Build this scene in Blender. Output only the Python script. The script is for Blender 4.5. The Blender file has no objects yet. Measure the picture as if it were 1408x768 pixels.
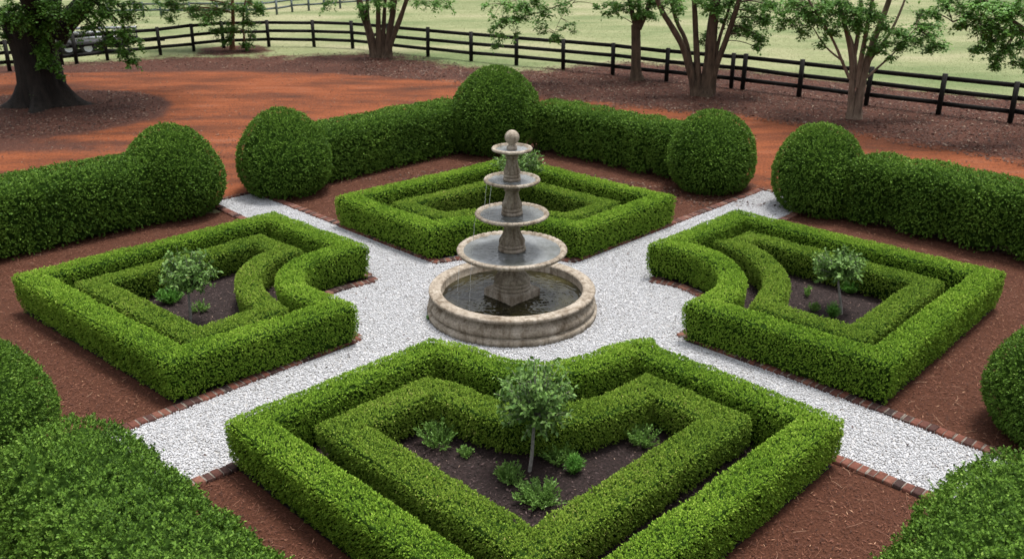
import bpy, math, random
import numpy as np
R = math.radians
S2 = 2 ** -.5
rng = np.random.default_rng(7)
random.seed(7)
sc = bpy.context.scene
C = sc.collection

# ------------------------------------------------------------------ camera, sky, sun, exposure
CAM_H, PITCH, FPX = 6.3, 22.0, 1240.0
cd = bpy.data.cameras.new('camera'); cam = bpy.data.objects.new('camera', cd); C.objects.link(cam)
cam.location = (0, 0, CAM_H); cam.rotation_euler = (R(90 - PITCH), 0, 0)
cd.sensor_width = 36; cd.lens = FPX / 1408 * 36; cd.clip_end = 2000; cd.clip_start = .1
cd.dof.use_dof = True; cd.dof.focus_distance = 10.5; cd.dof.aperture_fstop = 2.2
sc.camera = cam
SUN_EL, SUN_AZ = 76.0, 40.0          # azimuth from +Y (away from the camera), towards -X
w = bpy.data.worlds.new('World'); sc.world = w; w.use_nodes = True
wn = w.node_tree.nodes; wl = w.node_tree.links
sky = wn.new('ShaderNodeTexSky'); sky.sky_type = 'NISHITA'; sky.sun_disc = False
sky.sun_elevation = R(SUN_EL); sky.sun_rotation = R(SUN_AZ); sky.dust_density = 1.5; sky.air_density = 1.0
hsv = wn.new('ShaderNodeHueSaturation'); hsv.inputs['Saturation'].default_value = .15
wl.new(sky.outputs[0], hsv.inputs['Color'])
tc = wn.new('ShaderNodeTexCoord'); sx = wn.new('ShaderNodeSeparateXYZ'); wl.new(tc.outputs['Generated'], sx.inputs[0])
mr = wn.new('ShaderNodeMapRange'); mr.inputs[3].default_value = .32; mr.inputs[4].default_value = 1.75; wl.new(sx.outputs['Z'], mr.inputs[0])   # overcast: brighter overhead
vm = wn.new('ShaderNodeVectorMath'); vm.operation = 'SCALE'; wl.new(hsv.outputs[0], vm.inputs[0]); wl.new(mr.outputs[0], vm.inputs['Scale'])
bg = wn['Background']; bg.inputs['Strength'].default_value = .075
wl.new(vm.outputs[0], bg.inputs['Color'])
sl = bpy.data.lights.new('sun', 'SUN'); so = bpy.data.objects.new('sun', sl); C.objects.link(so)
sl.energy = 1.5; sl.angle = R(16); sl.color = (1, .96, .9)
so.rotation_euler = (R(90 - SUN_EL), 0, R(180 - SUN_AZ))
sc.view_settings.view_transform = 'Standard'; sc.view_settings.look = 'None'
sc.view_settings.gamma = 1; sc.view_settings.use_curve_mapping = False
sc.view_settings.exposure = 1.68
sc.render.engine = 'CYCLES'
sc.cycles.max_bounces = 6; sc.cycles.diffuse_bounces = 3; sc.cycles.glossy_bounces = 2
sc.cycles.transmission_bounces = 4; sc.cycles.transparent_max_bounces = 4
sc.cycles.caustics_reflective = False; sc.cycles.caustics_refractive = False

# ------------------------------------------------------------------ coordinates
_p = R(PITCH)
def ray(x, y):
    u = (x - 704) / FPX; v = (y - 384) / FPX
    return np.array([u, math.cos(_p) - v * math.sin(_p), -math.sin(_p) - v * math.cos(_p)])
def on(x, y, z=0.0):                     # where a sight line meets height z
    d = ray(x, y); t = (z - CAM_H) / d[2]
    return d * t + np.array([0, 0, CAM_H])
def at(x, y, Y):                         # where a sight line meets depth Y
    d = ray(x, y); t = Y / d[1]
    return d * t + np.array([0, 0, CAM_H])
GC = (0.05, 14.3)                        # the garden's centre; its two axes run at 45 degrees
def gw(a, b, z=0.0): return np.array([GC[0] + (a + b) * S2, GC[1] + (b - a) * S2, z])
def wg(x, y): return ((x - GC[0]) - (y - GC[1])) * S2, ((x - GC[0]) + (y - GC[1])) * S2

# ------------------------------------------------------------------ noise
def _h(i, j, k):
    n = (i * 374761393 + j * 668265263 + k * 2147483647) & 0xffffffff
    n = ((n ^ (n >> 13)) * 1274126177) & 0xffffffff
    return ((n ^ (n >> 16)) & 0xffff) / 65535.0
def vnoise(P, f=1.0):                    # value noise in -1..1
    Q = np.asarray(P, float) * f + 1000.0
    I = np.floor(Q).astype(np.int64); T = Q - I; T = T * T * (3 - 2 * T)
    r = 0
    for a in (0, 1):
        for b in (0, 1):
            for c in (0, 1):
                wgt = (T[:, 0] if a else 1 - T[:, 0]) * (T[:, 1] if b else 1 - T[:, 1]) * (T[:, 2] if c else 1 - T[:, 2])
                r = r + wgt * _h(I[:, 0] + a, I[:, 1] + b, I[:, 2] + c)
    return r * 2 - 1
def unit(v): return v / np.maximum(np.linalg.norm(v, axis=-1, keepdims=True), 1e-9)

# ------------------------------------------------------------------ materials
def mat(name):
    m = bpy.data.materials.new(name); m.use_nodes = True
    return m, m.node_tree.nodes, m.node_tree.links, m.node_tree.nodes['Principled BSDF']
def ramp(n, cols, pos=None):
    r = n.new('ShaderNodeValToRGB'); e = r.color_ramp.elements
    pos = pos or [i / (len(cols) - 1) for i in range(len(cols))]
    while len(e) < len(cols): e.new(.5)
    for i, (c, p) in enumerate(zip(cols, pos)): e[i].position = p; e[i].color = (*c, 1)
    return r
def noise(n, l, scale, detail=4, rough=.6, vec=None):
    t = n.new('ShaderNodeTexNoise'); t.inputs['Scale'].default_value = scale
    t.inputs['Detail'].default_value = detail; t.inputs['Roughness'].default_value = rough
    if vec is not None: l.new(vec, t.inputs['Vector'])
    return t
def coords(n, l, scale=(1, 1, 1), rot=0.0):
    g = n.new('ShaderNodeNewGeometry'); mp = n.new('ShaderNodeMapping')
    mp.inputs['Scale'].default_value = scale; mp.inputs['Rotation'].default_value = (0, 0, rot)
    l.new(g.outputs['Position'], mp.inputs['Vector']); return mp.outputs[0]
def bump(n, l, src, bsdf, strength, dist=.02):
    b = n.new('ShaderNodeBump'); b.inputs['Strength'].default_value = strength; b.inputs['Distance'].default_value = dist
    l.new(src, b.inputs['Height']); l.new(b.outputs[0], bsdf.inputs['Normal'])
def mixc(n, l, fac, a, b, mode='MIX'):
    m = n.new('ShaderNodeMix'); m.data_type = 'RGBA'; m.blend_type = mode
    if isinstance(fac, (int, float)): m.inputs[0].default_value = fac
    else: l.new(fac, m.inputs[0])
    for s, k in ((a, 6), (b, 7)):
        if isinstance(s, tuple): m.inputs[k].default_value = (*s, 1)
        else: l.new(s, m.inputs[k])
    return m.outputs[2]
def tinted(name, cols, pos=None, rough=.5, transl=0.0, spec=.3):   # colour by each leaf's own random tint
    m, n, l, b = mat(name)
    a = n.new('ShaderNodeAttribute'); a.attribute_name = 'tint'
    r = ramp(n, cols, pos); l.new(a.outputs['Fac'], r.inputs[0])
    l.new(r.outputs[0], b.inputs['Base Color'])
    b.inputs['Roughness'].default_value = rough; b.inputs['Specular IOR Level'].default_value = spec
    if transl:
        t = n.new('ShaderNodeBsdfTranslucent'); l.new(r.outputs[0], t.inputs[0])
        x = n.new('ShaderNodeMixShader'); x.inputs[0].default_value = transl
        l.new(b.outputs[0], x.inputs[1]); l.new(t.outputs[0], x.inputs[2])
        l.new(x.outputs[0], n['Material Output'].inputs[0])
    return m
def rough_mat(name, c1, c2, scale=8, rough=.8, bs=.4, bd=.02, c3=None, stretch=(1, 1, 1)):
    m, n, l, b = mat(name)
    v = coords(n, l, stretch)
    t = noise(n, l, scale, 6, .65, v)
    r = ramp(n, [c1, c2] if c3 is None else [c1, c2, c3], [.3, .7] if c3 is None else [.3, .55, .75])
    l.new(t.outputs[0], r.inputs[0]); l.new(r.outputs[0], b.inputs['Base Color'])
    b.inputs['Roughness'].default_value = rough; b.inputs['Specular IOR Level'].default_value = .25
    t2 = noise(n, l, scale * 4, 5, .7, v); bump(n, l, t2.outputs[0], b, bs, bd)
    return m
M = {}
M['box_low'] = tinted('boxwood_yellow_green', [(.05, .12, .012), (.178, .315, .029), (.30, .45, .054), (.43, .53, .11)], [0, .4, .8, 1], .6, .22, .1)
M['box_inner'] = tinted('boxwood_inner', [(.05, .11, .013), (.165, .27, .03), (.26, .365, .05), (.42, .37, .14)], [0, .4, .82, 1], .6, .22, .1)
M['box_tall'] = tinted('boxwood_deep_green', [(.022, .055, .008), (.09, .18, .021), (.17, .295, .042), (.30, .42, .09)], [0, .45, .85, 1], .55, .2, .12)
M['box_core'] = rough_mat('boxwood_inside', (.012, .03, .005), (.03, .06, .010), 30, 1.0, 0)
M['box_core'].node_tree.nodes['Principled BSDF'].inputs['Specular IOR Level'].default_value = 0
M['oak_leaf'] = tinted('oak_leaf', [(.04, .10, .014), (.08, .19, .024), (.14, .28, .045)], None, .5, .3)
M['tree_leaf'] = tinted('tree_leaf', [(.065, .165, .03), (.135, .295, .055), (.22, .40, .095)], None, .5, .35)
M['rose_leaf'] = tinted('rose_leaf', [(.045, .105, .022), (.115, .215, .045), (.20, .32, .085), (.35, .33, .15)], [0, .5, .93, 1], .5, .2, .2)
M['herb_leaf'] = tinted('herb_leaf', [(.07, .15, .025), (.14, .27, .05), (.22, .36, .09)], None, .5, .3)
M['feather_leaf'] = tinted('feather_leaf', [(.05, .15, .02), (.11, .28, .04), (.18, .38, .07)], None, .5, .3)
M['stone'] = None
M['bark_dark'] = rough_mat('dark_oak_bark', (.005, .004, .0035), (.026, .020, .016), 6, .9, .9, .05, stretch=(1, 1, .25))
M['bark'] = rough_mat('brown_bark', (.038, .026, .018), (.15, .10, .068), 9, .9, 1.0, .05, stretch=(1, 1, .22))
M['bark_pale'] = rough_mat('pale_bark', (.085, .058, .042), (.30, .22, .165), 7, .9, 1.0, .04, stretch=(1, 1, .2))
M['bark_orange'] = rough_mat('orange_bark', (.12, .05, .025), (.24, .11, .06), 9, .85, .5)
M['rose_stem'] = rough_mat('grey_rose_stem', (.14, .13, .12), (.30, .285, .265), 20, .8)
M['fence_black'] = rough_mat('black_fence_paint', (.004, .004, .004), (.014, .0125, .011), 6, .75, .3, .01)
M['fence_grey'] = rough_mat('weathered_fence', (.07, .09, .095), (.13, .155, .16), 5, .8)
M['chip_red'] = tinted('bark_chip', [(.028, .0105, .006), (.094, .034, .020), (.185, .073, .043), (.40, .23, .14)], [0, .5, .94, 1], .8)
M['chip_dark'] = tinted('dark_chip', [(.011, .0065, .006), (.036, .022, .021), (.082, .054, .051), (.24, .165, .125)], [0, .5, .93, 1], .8)
M['straw'] = tinted('pine_straw', [(.08, .028, .016), (.17, .07, .04), (.46, .30, .2)], [0, .72, 1], .7)
M['litter'] = tinted('leaf_litter', [(.028, .0125, .009), (.07, .034, .024), (.21, .15, .11)], [0, .7, 1], .8)
M['grass_blade'] = tinted('grass_blade', [(.10, .14, .05), (.175, .195, .09), (.25, .235, .14)], None, .8, .4, .05)
M['trailer_dark'] = rough_mat('dark_steel', (.015, .015, .017), (.035, .034, .035), 4, .6)
M['trailer_pale'] = rough_mat('pale_metal', (.38, .40, .43), (.5, .52, .55), 4, .4)
M['tyre'] = rough_mat('tyre_rubber', (.012, .012, .012), (.03, .03, .03), 12, .8)

def stone_mat():
    m, n, l, b = mat('weathered_cast_stone')
    v = coords(n, l)
    t1 = noise(n, l, 2.2, 5, .65, v); t2 = noise(n, l, 26, 5, .7, v)
    vs = coords(n, l, (6, 6, .9)); t3 = noise(n, l, 1.6, 5, .7, vs)
    r1 = ramp(n, [(.165, .135, .10), (.285, .245, .197), (.41, .37, .315)], [.3, .5, .7]); l.new(t1.outputs[0], r1.inputs[0])
    r2 = ramp(n, [(.5, .47, .44), (1.1, 1.1, 1.1)], [.33, .58]); l.new(t2.outputs[0], r2.inputs[0])
    r3 = ramp(n, [(.42, .36, .29), (1.05, 1.05, 1.05)], [.36, .54]); l.new(t3.outputs[0], r3.inputs[0])
    c = mixc(n, l, .75, r1.outputs[0], r2.outputs[0], 'MULTIPLY')
    c = mixc(n, l, .8, c, r3.outputs[0], 'MULTIPLY')
    l.new(c, b.inputs['Base Color']); b.inputs['Roughness'].default_value = .85; b.inputs['Specular IOR Level'].default_value = .25
    bump(n, l, t2.outputs[0], b, .6, .008); return m
M['stone'] = stone_mat()
def water_mat(name, col, col2, scale, st, rough=.04, bd=.05, det=3):
    m, n, l, b = mat(name)
    v = coords(n, l)
    t = noise(n, l, 1.8, 4, .6, v); r = ramp(n, [col, col2], [.4, .65]); l.new(t.outputs[0], r.inputs[0])
    l.new(r.outputs[0], b.inputs['Base Color']); b.inputs['Roughness'].default_value = rough
    b.inputs['IOR'].default_value = 1.33; b.inputs['Specular IOR Level'].default_value = .5
    t2 = noise(n, l, scale, det, .5, v); t2.inputs['Distortion'].default_value = .6
    bump(n, l, t2.outputs[0], b, st, bd); return m
M['pool'] = water_mat('murky_pool_water', (.012, .011, .006), (.04, .035, .014), 14, .25, .03, .02, 2)
M['bowl_water'] = water_mat('shallow_bowl_water', (.085, .09, .084), (.175, .185, .19), 16, .2, .05, .02, 2)  # shallow stone tone, with sky reflection painted into the pale base
def stream_mat():
    m, n, l, b = mat('falling_water')
    b.inputs['Base Color'].default_value = (.9, .93, .95, 1); b.inputs['Roughness'].default_value = .1
    b.inputs['Transmission Weight'].default_value = .6; b.inputs['IOR'].default_value = 1.33; return m
M['stream'] = stream_mat()
def brick_mat():
    m, n, l, b = mat('old_brick')
    a = n.new('ShaderNodeAttribute'); a.attribute_name = 'tint'
    r = ramp(n, [(.03, .02, .019), (.085, .034, .026), (.135, .05, .034), (.17, .08, .058), (.25, .22, .19)], [0, .35, .75, .97, 1]); l.new(a.outputs['Fac'], r.inputs[0])
    t = noise(n, l, 18, 5, .7, coords(n, l)); r2 = ramp(n, [(.5, .48, .46), (1.15, 1.12, 1.1)], [.35, .62]); l.new(t.outputs[0], r2.inputs[0])
    l.new(mixc(n, l, .8, r.outputs[0], r2.outputs[0], 'MULTIPLY'), b.inputs['Base Color'])
    b.inputs['Roughness'].default_value = .85; b.inputs['Specular IOR Level'].default_value = .2
    bump(n, l, t.outputs[0], b, .5, .01); return m
M['brick'] = brick_mat()
def pebble_mat():
    m, n, l, b = mat('white_pebble')
    a = n.new('ShaderNodeAttribute'); a.attribute_name = 'tint'
    r = ramp(n, [(.12, .105, .09), (.33, .33, .34), (.45, .453, .47), (.53, .535, .555)], [0, .07, .45, 1]); l.new(a.outputs['Fac'], r.inputs[0])
    l.new(r.outputs[0], b.inputs['Base Color']); b.inputs['Roughness'].default_value = .8; b.inputs['Specular IOR Level'].default_value = .2; return m
M['pebble'] = pebble_mat()
def gravel_bed_mat():
    m, n, l, b = mat('gravel_bed')
    v = n.new('ShaderNodeTexVoronoi'); v.inputs['Scale'].default_value = 32; l.new(coords(n, l), v.inputs['Vector'])
    r = ramp(n, [(.42, .42, .435), (.38, .38, .39), (.24, .23, .22)], [0, .45, .75]); l.new(v.outputs['Distance'], r.inputs[0])
    l.new(r.outputs[0], b.inputs['Base Color']); b.inputs['Roughness'].default_value = .9
    bump(n, l, v.outputs['Distance'], b, -.8, .02); return m
M['gravel_bed'] = gravel_bed_mat()
M['bed_soil'] = rough_mat('dark_mulch', (.009, .006, .005), (.028, .017, .016), 26, .9, .9, .03, (.05, .032, .03))
def ground_mat():
    m, n, l, b = mat('ground_cover')
    P = coords(n, l)
    def attr(k):
        a = n.new('ShaderNodeAttribute'); a.attribute_name = k; return a.outputs['Fac']
    # pasture: dry pale grass with greener drifts
    t1 = noise(n, l, .09, 5, .6, coords(n, l, (1, 2.2, 1))); t2 = noise(n, l, 5, 6, .75, coords(n, l, (1, .5, 1)))
    r1 = ramp(n, [(.115, .15, .065), (.195, .21, .11), (.27, .255, .16)], [.36, .52, .68]); l.new(t1.outputs[0], r1.inputs[0])
    r2 = ramp(n, [(.72, .74, .68), (1.12, 1.1, 1.08)], [.3, .65]); l.new(t2.outputs[0], r2.inputs[0])
    past = mixc(n, l, .9, r1.outputs[0], r2.outputs[0], 'MULTIPLY')
    # clay drive, streaked along its run
    t3 = noise(n, l, .8, 6, .65, coords(n, l, (.3, .95, 1), R(-14))); t4 = noise(n, l, 14, 6, .75, P)
    r3 = ramp(n, [(.062, .026, .016), (.125, .040, .018), (.195, .058, .0225), (.215, .09, .054)], [.3, .45, .58, .76]); l.new(t3.outputs[0], r3.inputs[0])
    r4 = ramp(n, [(.42, .4, .4), (1.2, 1.2, 1.2)], [.34, .62]); l.new(t4.outputs[0], r4.inputs[0])
    clay = mixc(n, l, .85, r3.outputs[0], r4.outputs[0], 'MULTIPLY')
    # leaf litter mulch under the trees
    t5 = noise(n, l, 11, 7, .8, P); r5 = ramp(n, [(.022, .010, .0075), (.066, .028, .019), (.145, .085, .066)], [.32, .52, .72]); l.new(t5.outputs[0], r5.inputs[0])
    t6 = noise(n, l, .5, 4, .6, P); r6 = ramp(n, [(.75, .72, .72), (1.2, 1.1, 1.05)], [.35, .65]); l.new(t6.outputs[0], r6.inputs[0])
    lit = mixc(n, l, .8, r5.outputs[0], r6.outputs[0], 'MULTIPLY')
    # red pine bark in the garden
    t7 = noise(n, l, 34, 6, .8, P); r7 = ramp(n, [(.02, .008, .005), (.068, .027, .016), (.145, .06, .036)], [.3, .52, .75]); l.new(t7.outputs[0], r7.inputs[0])
    def soft(k, amt):                         # ragged border: attribute +- noise
        t = noise(n, l, 1.1, 6, .72, P)
        s = n.new('ShaderNodeMath'); s.operation = 'SUBTRACT'; s.inputs[1].default_value = .5; l.new(t.outputs[0], s.inputs[0])
        q = n.new('ShaderNodeMath'); q.operation = 'MULTIPLY_ADD'; q.inputs[1].default_value = amt; l.new(s.outputs[0], q.inputs[0]); l.new(attr(k), q.inputs[2])
        r = n.new('ShaderNodeMapRange'); r.inputs[1].default_value = .35; r.inputs[2].default_value = .65; l.new(q.outputs[0], r.inputs[0])
        return r.outputs[0]
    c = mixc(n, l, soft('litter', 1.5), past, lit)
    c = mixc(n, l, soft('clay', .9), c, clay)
    c = mixc(n, l, soft('bark', .35), c, r7.outputs[0])
    l.new(c, b.inputs['Base Color']); b.inputs['Roughness'].default_value = .95; b.inputs['Specular IOR Level'].default_value = .12
    bump(n, l, t5.outputs[0], b, .7, .03); return m
M['ground'] = ground_mat()

# ------------------------------------------------------------------ object helpers
def link(name, V, F, m, parent=None, tint=None, smooth=False, midx=None):
    me = bpy.data.meshes.new(name)
    V = np.asarray(V, np.float32).reshape(-1, 3)
    if isinstance(F, np.ndarray):
        k = F.shape[1]
        me.vertices.add(len(V)); me.vertices.foreach_set('co', V.ravel())
        me.loops.add(F.size); me.loops.foreach_set('vertex_index', F.astype(np.int32).ravel())
        me.polygons.add(len(F)); me.polygons.foreach_set('loop_start', np.arange(0, F.size, k, dtype=np.int32))
        me.update(calc_edges=True)
    else:
        me.from_pydata(V.tolist(), [], F); me.update()
    if tint is not None:
        a = me.attributes.new('tint', 'FLOAT', 'POINT'); a.data.foreach_set('value', np.asarray(tint, np.float32))
    for q in (m if isinstance(m, (list, tuple)) else [m]): me.materials.append(q)
    if midx is not None: me.polygons.foreach_set('material_index', np.asarray(midx, np.int32))
    if smooth: me.polygons.foreach_set('use_smooth', np.ones(len(me.polygons), bool))
    o = bpy.data.objects.new(name, me); C.objects.link(o)
    if parent is not None: o.parent = parent
    return o
def tag(o, label=None, cat=None, group=None, kind=None):
    for k, v in (('label', label), ('category', cat), ('group', group), ('kind', kind)):
        if v: o[k] = v
    return o
def empty(name, loc, label, cat, group=None):
    o = bpy.data.objects.new(name, None); C.objects.link(o); o.location = [float(q) for q in loc]
    o.empty_display_size = .2
    return tag(o, label, cat, group)
def localise(o):                          # keep a part's world-coordinates mesh under its thing's base
    o.matrix_parent_inverse.translation = [-q for q in o.parent.location]
    return o
class Geo:                                # collects quads; each with a tint
    def __init__(s): s.V = []; s.F = []; s.T = []; s.n = 0
    def add(s, V, F, t=.5):
        V = np.asarray(V, float).reshape(-1, 3); s.V.append(V); s.F.append(np.asarray(F) + s.n)
        s.T.append(np.full(len(V), t) if np.isscalar(t) else np.asarray(t)); s.n += len(V)
    def box(s, c, size, rz=0.0, t=.5, tilt=None, bev=0.0):
        h = np.array(size) / 2; P = np.array([[x, y, z] for x in (-1, 1) for y in (-1, 1) for z in (-1, 1)]) * h
        if tilt is not None:
            P = P + np.outer(P[:, 2], [tilt[0], tilt[1], 0])
        cz, sz = math.cos(rz), math.sin(rz)
        P = P @ np.array([[cz, sz, 0], [-sz, cz, 0], [0, 0, 1]]) + np.array(c)
        s.add(P, np.array([[0, 1, 3, 2], [4, 6, 7, 5], [0, 4, 5, 1], [2, 3, 7, 6], [0, 2, 6, 4], [1, 5, 7, 3]]), t)
    def bar(s, p, q, wd, ht, t=.5):       # rectangular board from p to q
        p = np.array(p, float); q = np.array(q, float); d = unit(q - p); side = unit(np.cross(d, [0, 0, 1.0])); up = np.cross(side, d)
        P = [e + i * side * wd / 2 + j * up * ht / 2 for e in (p, q) for i in (-1, 1) for j in (-1, 1)]
        s.add(P, np.array([[0, 1, 3, 2], [4, 6, 7, 5], [0, 4, 5, 1], [2, 3, 7, 6], [0, 2, 6, 4], [1, 5, 7, 3]]), t)
    def tube(s, pts, rad, k=8, t=.5, lump=0.0):
        pts = np.asarray(pts, float); rad = np.asarray(rad, float)
        d = unit(np.gradient(pts, axis=0)); ref = np.array([.31, .95, .02])
        A = unit(np.cross(d, ref)); B = np.cross(d, A)
        th = np.arange(k) / k * 2 * np.pi
        V = pts[:, None] + rad[:, None, None] * (A[:, None] * np.cos(th)[None, :, None] + B[:, None] * np.sin(th)[None, :, None])
        V = V.reshape(-1, 3)
        if lump:
            nn = vnoise(V, 2.2) * lump; V = V + unit(V - np.repeat(pts, k, 0)) * (nn * np.repeat(rad, k))[:, None]
        n = len(pts); i = np.arange(n - 1)[:, None] * k; j = np.arange(k)[None]; j2 = (j + 1) % k
        F = np.stack([i + j, i + j2, i + k + j2, i + k + j], -1).reshape(-1, 4)
        s.add(V, F, t)
    def grid(s, V, F, t=.5): s.add(V, F, t)
    def build(s, name, m, parent=None, smooth=False):
        return link(name, np.vstack(s.V), np.vstack(s.F), m, parent, np.concatenate(s.T), smooth)

# ------------------------------------------------------------------ leaves
def kites(P, D, N, L, Wd, fold=.15):      # one kite-shaped leaf per point: base P, direction D, blade normal ~N
    S = unit(np.cross(D, N)); U = np.cross(S, D)
    L = L[:, None]; Wd = Wd[:, None]
    m = P + D * L * .45 + U * L * fold * .5
    V = np.stack([P, m + S * Wd / 2, P + D * L + U * 0, m - S * Wd / 2], 1)
    V[:, 0] -= U * L * fold * .0
    return V.reshape(-1, 3)
def quadF(n): return np.arange(n * 4).reshape(n, 4)
def tris_of(V, F):
    T = np.vstack([F[:, [0, 1, 2]], F[:, [0, 2, 3]]]); a, b, c = V[T[:, 0]], V[T[:, 1]], V[T[:, 2]]
    N = np.cross(b - a, c - a); ar = np.linalg.norm(N, axis=1) / 2
    return T, ar, unit(N)
def foliage(V, F, ref, density, L, disp, per=4, spread=.85, loose=0.02, hi=1.0, sprig=.03, lumps=0.0):
    """leaf tufts over the skin V,F; ref is a point inside for each face"""
    T, ar, N = tris_of(V, F); ref2 = np.vstack([ref, ref])
    cen = (V[T[:, 0]] + V[T[:, 1]] + V[T[:, 2]]) / 3
    flip = (N * (cen - ref2)).sum(1) < 0; N[flip] *= -1
    n = int(ar.sum() * density / per); k = rng.choice(len(T), n, p=ar / ar.sum())
    u = rng.random((n, 2)); o = u.sum(1) > 1; u[o] = 1 - u[o]
    P = V[T[k, 0]] + (V[T[k, 1]] - V[T[k, 0]]) * u[:, :1] + (V[T[k, 2]] - V[T[k, 0]]) * u[:, 1:]
    n0 = N[k]
    n0 = unit(n0 + rng.normal(0, .22, n0.shape))
    P = P + n0 * (np.abs(rng.normal(0, loose, n)) - .012)[:, None]
    P = P + n0 * (np.maximum(vnoise(P, 9.0), -.5) * lumps)[:, None]
    P = P + n0 * ((rng.random(n) < .012) * rng.uniform(.01, .05, n) * L / .03)[:, None]      # stray shoots
    keep = P[:, 2] > .16 * rng.random(n) * np.where(vnoise(P, 1.1) > -.2, 1.0, 1.8)      # thinned low down: bare wood, its dark core doubling as base shadow
    P, n0 = P[keep], n0[keep]; n = len(P)
    patch = vnoise(P, 1.3) * .13 + vnoise(P, 6) * .10
    P = np.repeat(P, per, 0); n1 = np.repeat(n0, per, 0); m = len(P)
    tg = rng.normal(size=(m, 3)); tg = unit(tg - n1 * (tg * n1).sum(1, keepdims=True))
    u_ = np.tile(np.arange(per) / max(per - 1, 1), n); P = P + n1 * (u_ * sprig)[:, None]
    D = unit(n1 * (rng.uniform(.3, .8, m) + .7 * u_)[:, None] + tg * spread)
    ln = L * rng.uniform(.7, 1.25, m); wd = ln * rng.uniform(.5, .7, m)
    Bn = unit(n1 + rng.normal(0, .3, n1.shape))
    K = kites(P, D, Bn, ln, wd)
    tint = np.clip(rng.beta(2.2, 2.6, m) * .95 + np.repeat(patch, per) + (rng.random(m) > .995) * .2, 0, hi)
    return K, np.repeat(tint, 4)
def shrub(name, V, F, ref, density, L, m, disp_amp, disp_f, per=4, loose=.02, inset=.03, spread=.85, sprig=.03, lumps=.0):
    """clipped shrub: a dark twiggy inside plus leaf tufts, one mesh"""
    c = np.zeros_like(V); cnt = np.zeros(len(V))
    for q in range(4): np.add.at(c, F[:, q], ref); np.add.at(cnt, F[:, q], 1)
    c /= np.maximum(cnt, 1)[:, None]; out = unit(V - c)
    d = (vnoise(V, disp_f) * .65 + vnoise(V, disp_f * 2.7) * .35) * disp_amp
    V1 = V + out * d[:, None]; V1[:, 2] = np.maximum(V1[:, 2], .0)
    K, tint = foliage(V1, F, ref, density, L, 0, per, spread, loose, 1.0, sprig, lumps)
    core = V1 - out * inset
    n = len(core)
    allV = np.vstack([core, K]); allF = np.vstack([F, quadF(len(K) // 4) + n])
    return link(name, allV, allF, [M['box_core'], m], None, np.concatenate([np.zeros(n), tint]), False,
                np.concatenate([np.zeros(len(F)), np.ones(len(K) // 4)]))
def resample(P, step, closed):
    P = np.asarray(P, float)
    if not closed and len(P) > 12:         # a fine curve: even steps along its length
        L = np.concatenate([[0], np.cumsum(np.linalg.norm(np.diff(P, axis=0), axis=1))]); t = np.linspace(0, L[-1], max(2, int(L[-1] / step)))
        return np.stack([np.interp(t, L, P[:, 0]), np.interp(t, L, P[:, 1])], 1)
    Q = np.vstack([P, P[:1]]) if closed else P; out = []
    for a, b in zip(Q[:-1], Q[1:]):
        n = max(1, int(round(np.linalg.norm(b - a) / step)))
        for i in range(n): out.append(a + (b - a) * i / n)
    if not closed: out.append(Q[-1])
    return np.array(out)
def path_normals(P, closed):
    if closed: d0 = unit(P - np.roll(P, 1, 0)); d1 = unit(np.roll(P, -1, 0) - P)
    else:
        d = unit(np.diff(P, axis=0)); d0 = np.vstack([d[:1], d]); d1 = np.vstack([d, d[-1:]])
    n0 = np.stack([d0[:, 1], -d0[:, 0]], 1); n1 = np.stack([d1[:, 1], -d1[:, 0]], 1)
    m = unit(n0 + n1); return m / np.maximum((m * n0).sum(1, keepdims=True), .55)
def offset_poly(P, d):                    # d>0: inwards for a counter-clockwise outline
    P = np.asarray(P, float); Q = P - path_normals(P, True) * d
    return Q[sdist(Q[:, 0], Q[:, 1], P) >= d * .86] if d > .01 else Q      # drop the folds at tight corners
def area2(P): x, y = P[:, 0], P[:, 1]; return (x * np.roll(y, -1) - y * np.roll(x, -1)).sum()
def sweep(P, prof, closed, scale=None):
    """prof: (offset, z); P: world xy path"""
    Nn = path_normals(P, closed); n, k = len(P), len(prof)
    sc_ = np.ones(n) if scale is None else scale
    V = np.zeros((n, k, 3))
    for j, (o, z) in enumerate(prof):
        V[:, j, :2] = P + Nn * o * sc_[:, None]
        V[:, j, 2] = z if scale is None else z * (.55 + .45 * sc_ ** .8) if z > .3 else z
    i = np.arange(n if closed else n - 1)[:, None]; i2 = (i + 1) % n; j = np.arange(k - 1)[None]
    F = np.stack([i * k + j, i2 * k + j, i2 * k + j + 1, i * k + j + 1], -1).reshape(-1, 4)
    zm = max(z for _, z in prof) * .5
    cx = np.concatenate([P, np.full((n, 1), zm)], 1)
    ref = np.repeat(cx[:n if closed else n - 1], k - 1, 0)
    return V.reshape(-1, 3), F, ref
def inside(px, py, poly):
    r = np.zeros(len(px), bool); n = len(poly)
    for i in range(n):
        x1, y1 = poly[i][:2]; x2, y2 = poly[(i + 1) % n][:2]
        c = ((y1 > py) != (y2 > py)) & (px < (x2 - x1) * (py - y1) / (y2 - y1 + 1e-12) + x1); r ^= c
    return r
def sdist(px, py, poly):                  # signed distance, positive inside
    d = np.full(len(px), 1e9); n = len(poly)
    for i in range(n):
        a = np.array(poly[i][:2]); b = np.array(poly[(i + 1) % n][:2]); e = b - a
        t = np.clip(((px - a[0]) * e[0] + (py - a[1]) * e[1]) / (e @ e + 1e-12), 0, 1)
        d = np.minimum(d, np.hypot(px - a[0] - t * e[0], py - a[1] - t * e[1]))
    return np.where(inside(px, py, poly), d, -d)
def smooth_poly(P, it=2):                 # Chaikin on an open run
    P = np.asarray(P, float)
    for _ in range(it):
        Q = [P[0]]
        for a, b in zip(P[:-1], P[1:]): Q += [a * .75 + b * .25, a * .25 + b * .75]
        Q.append(P[-1]); P = np.array(Q)
    return P

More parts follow.
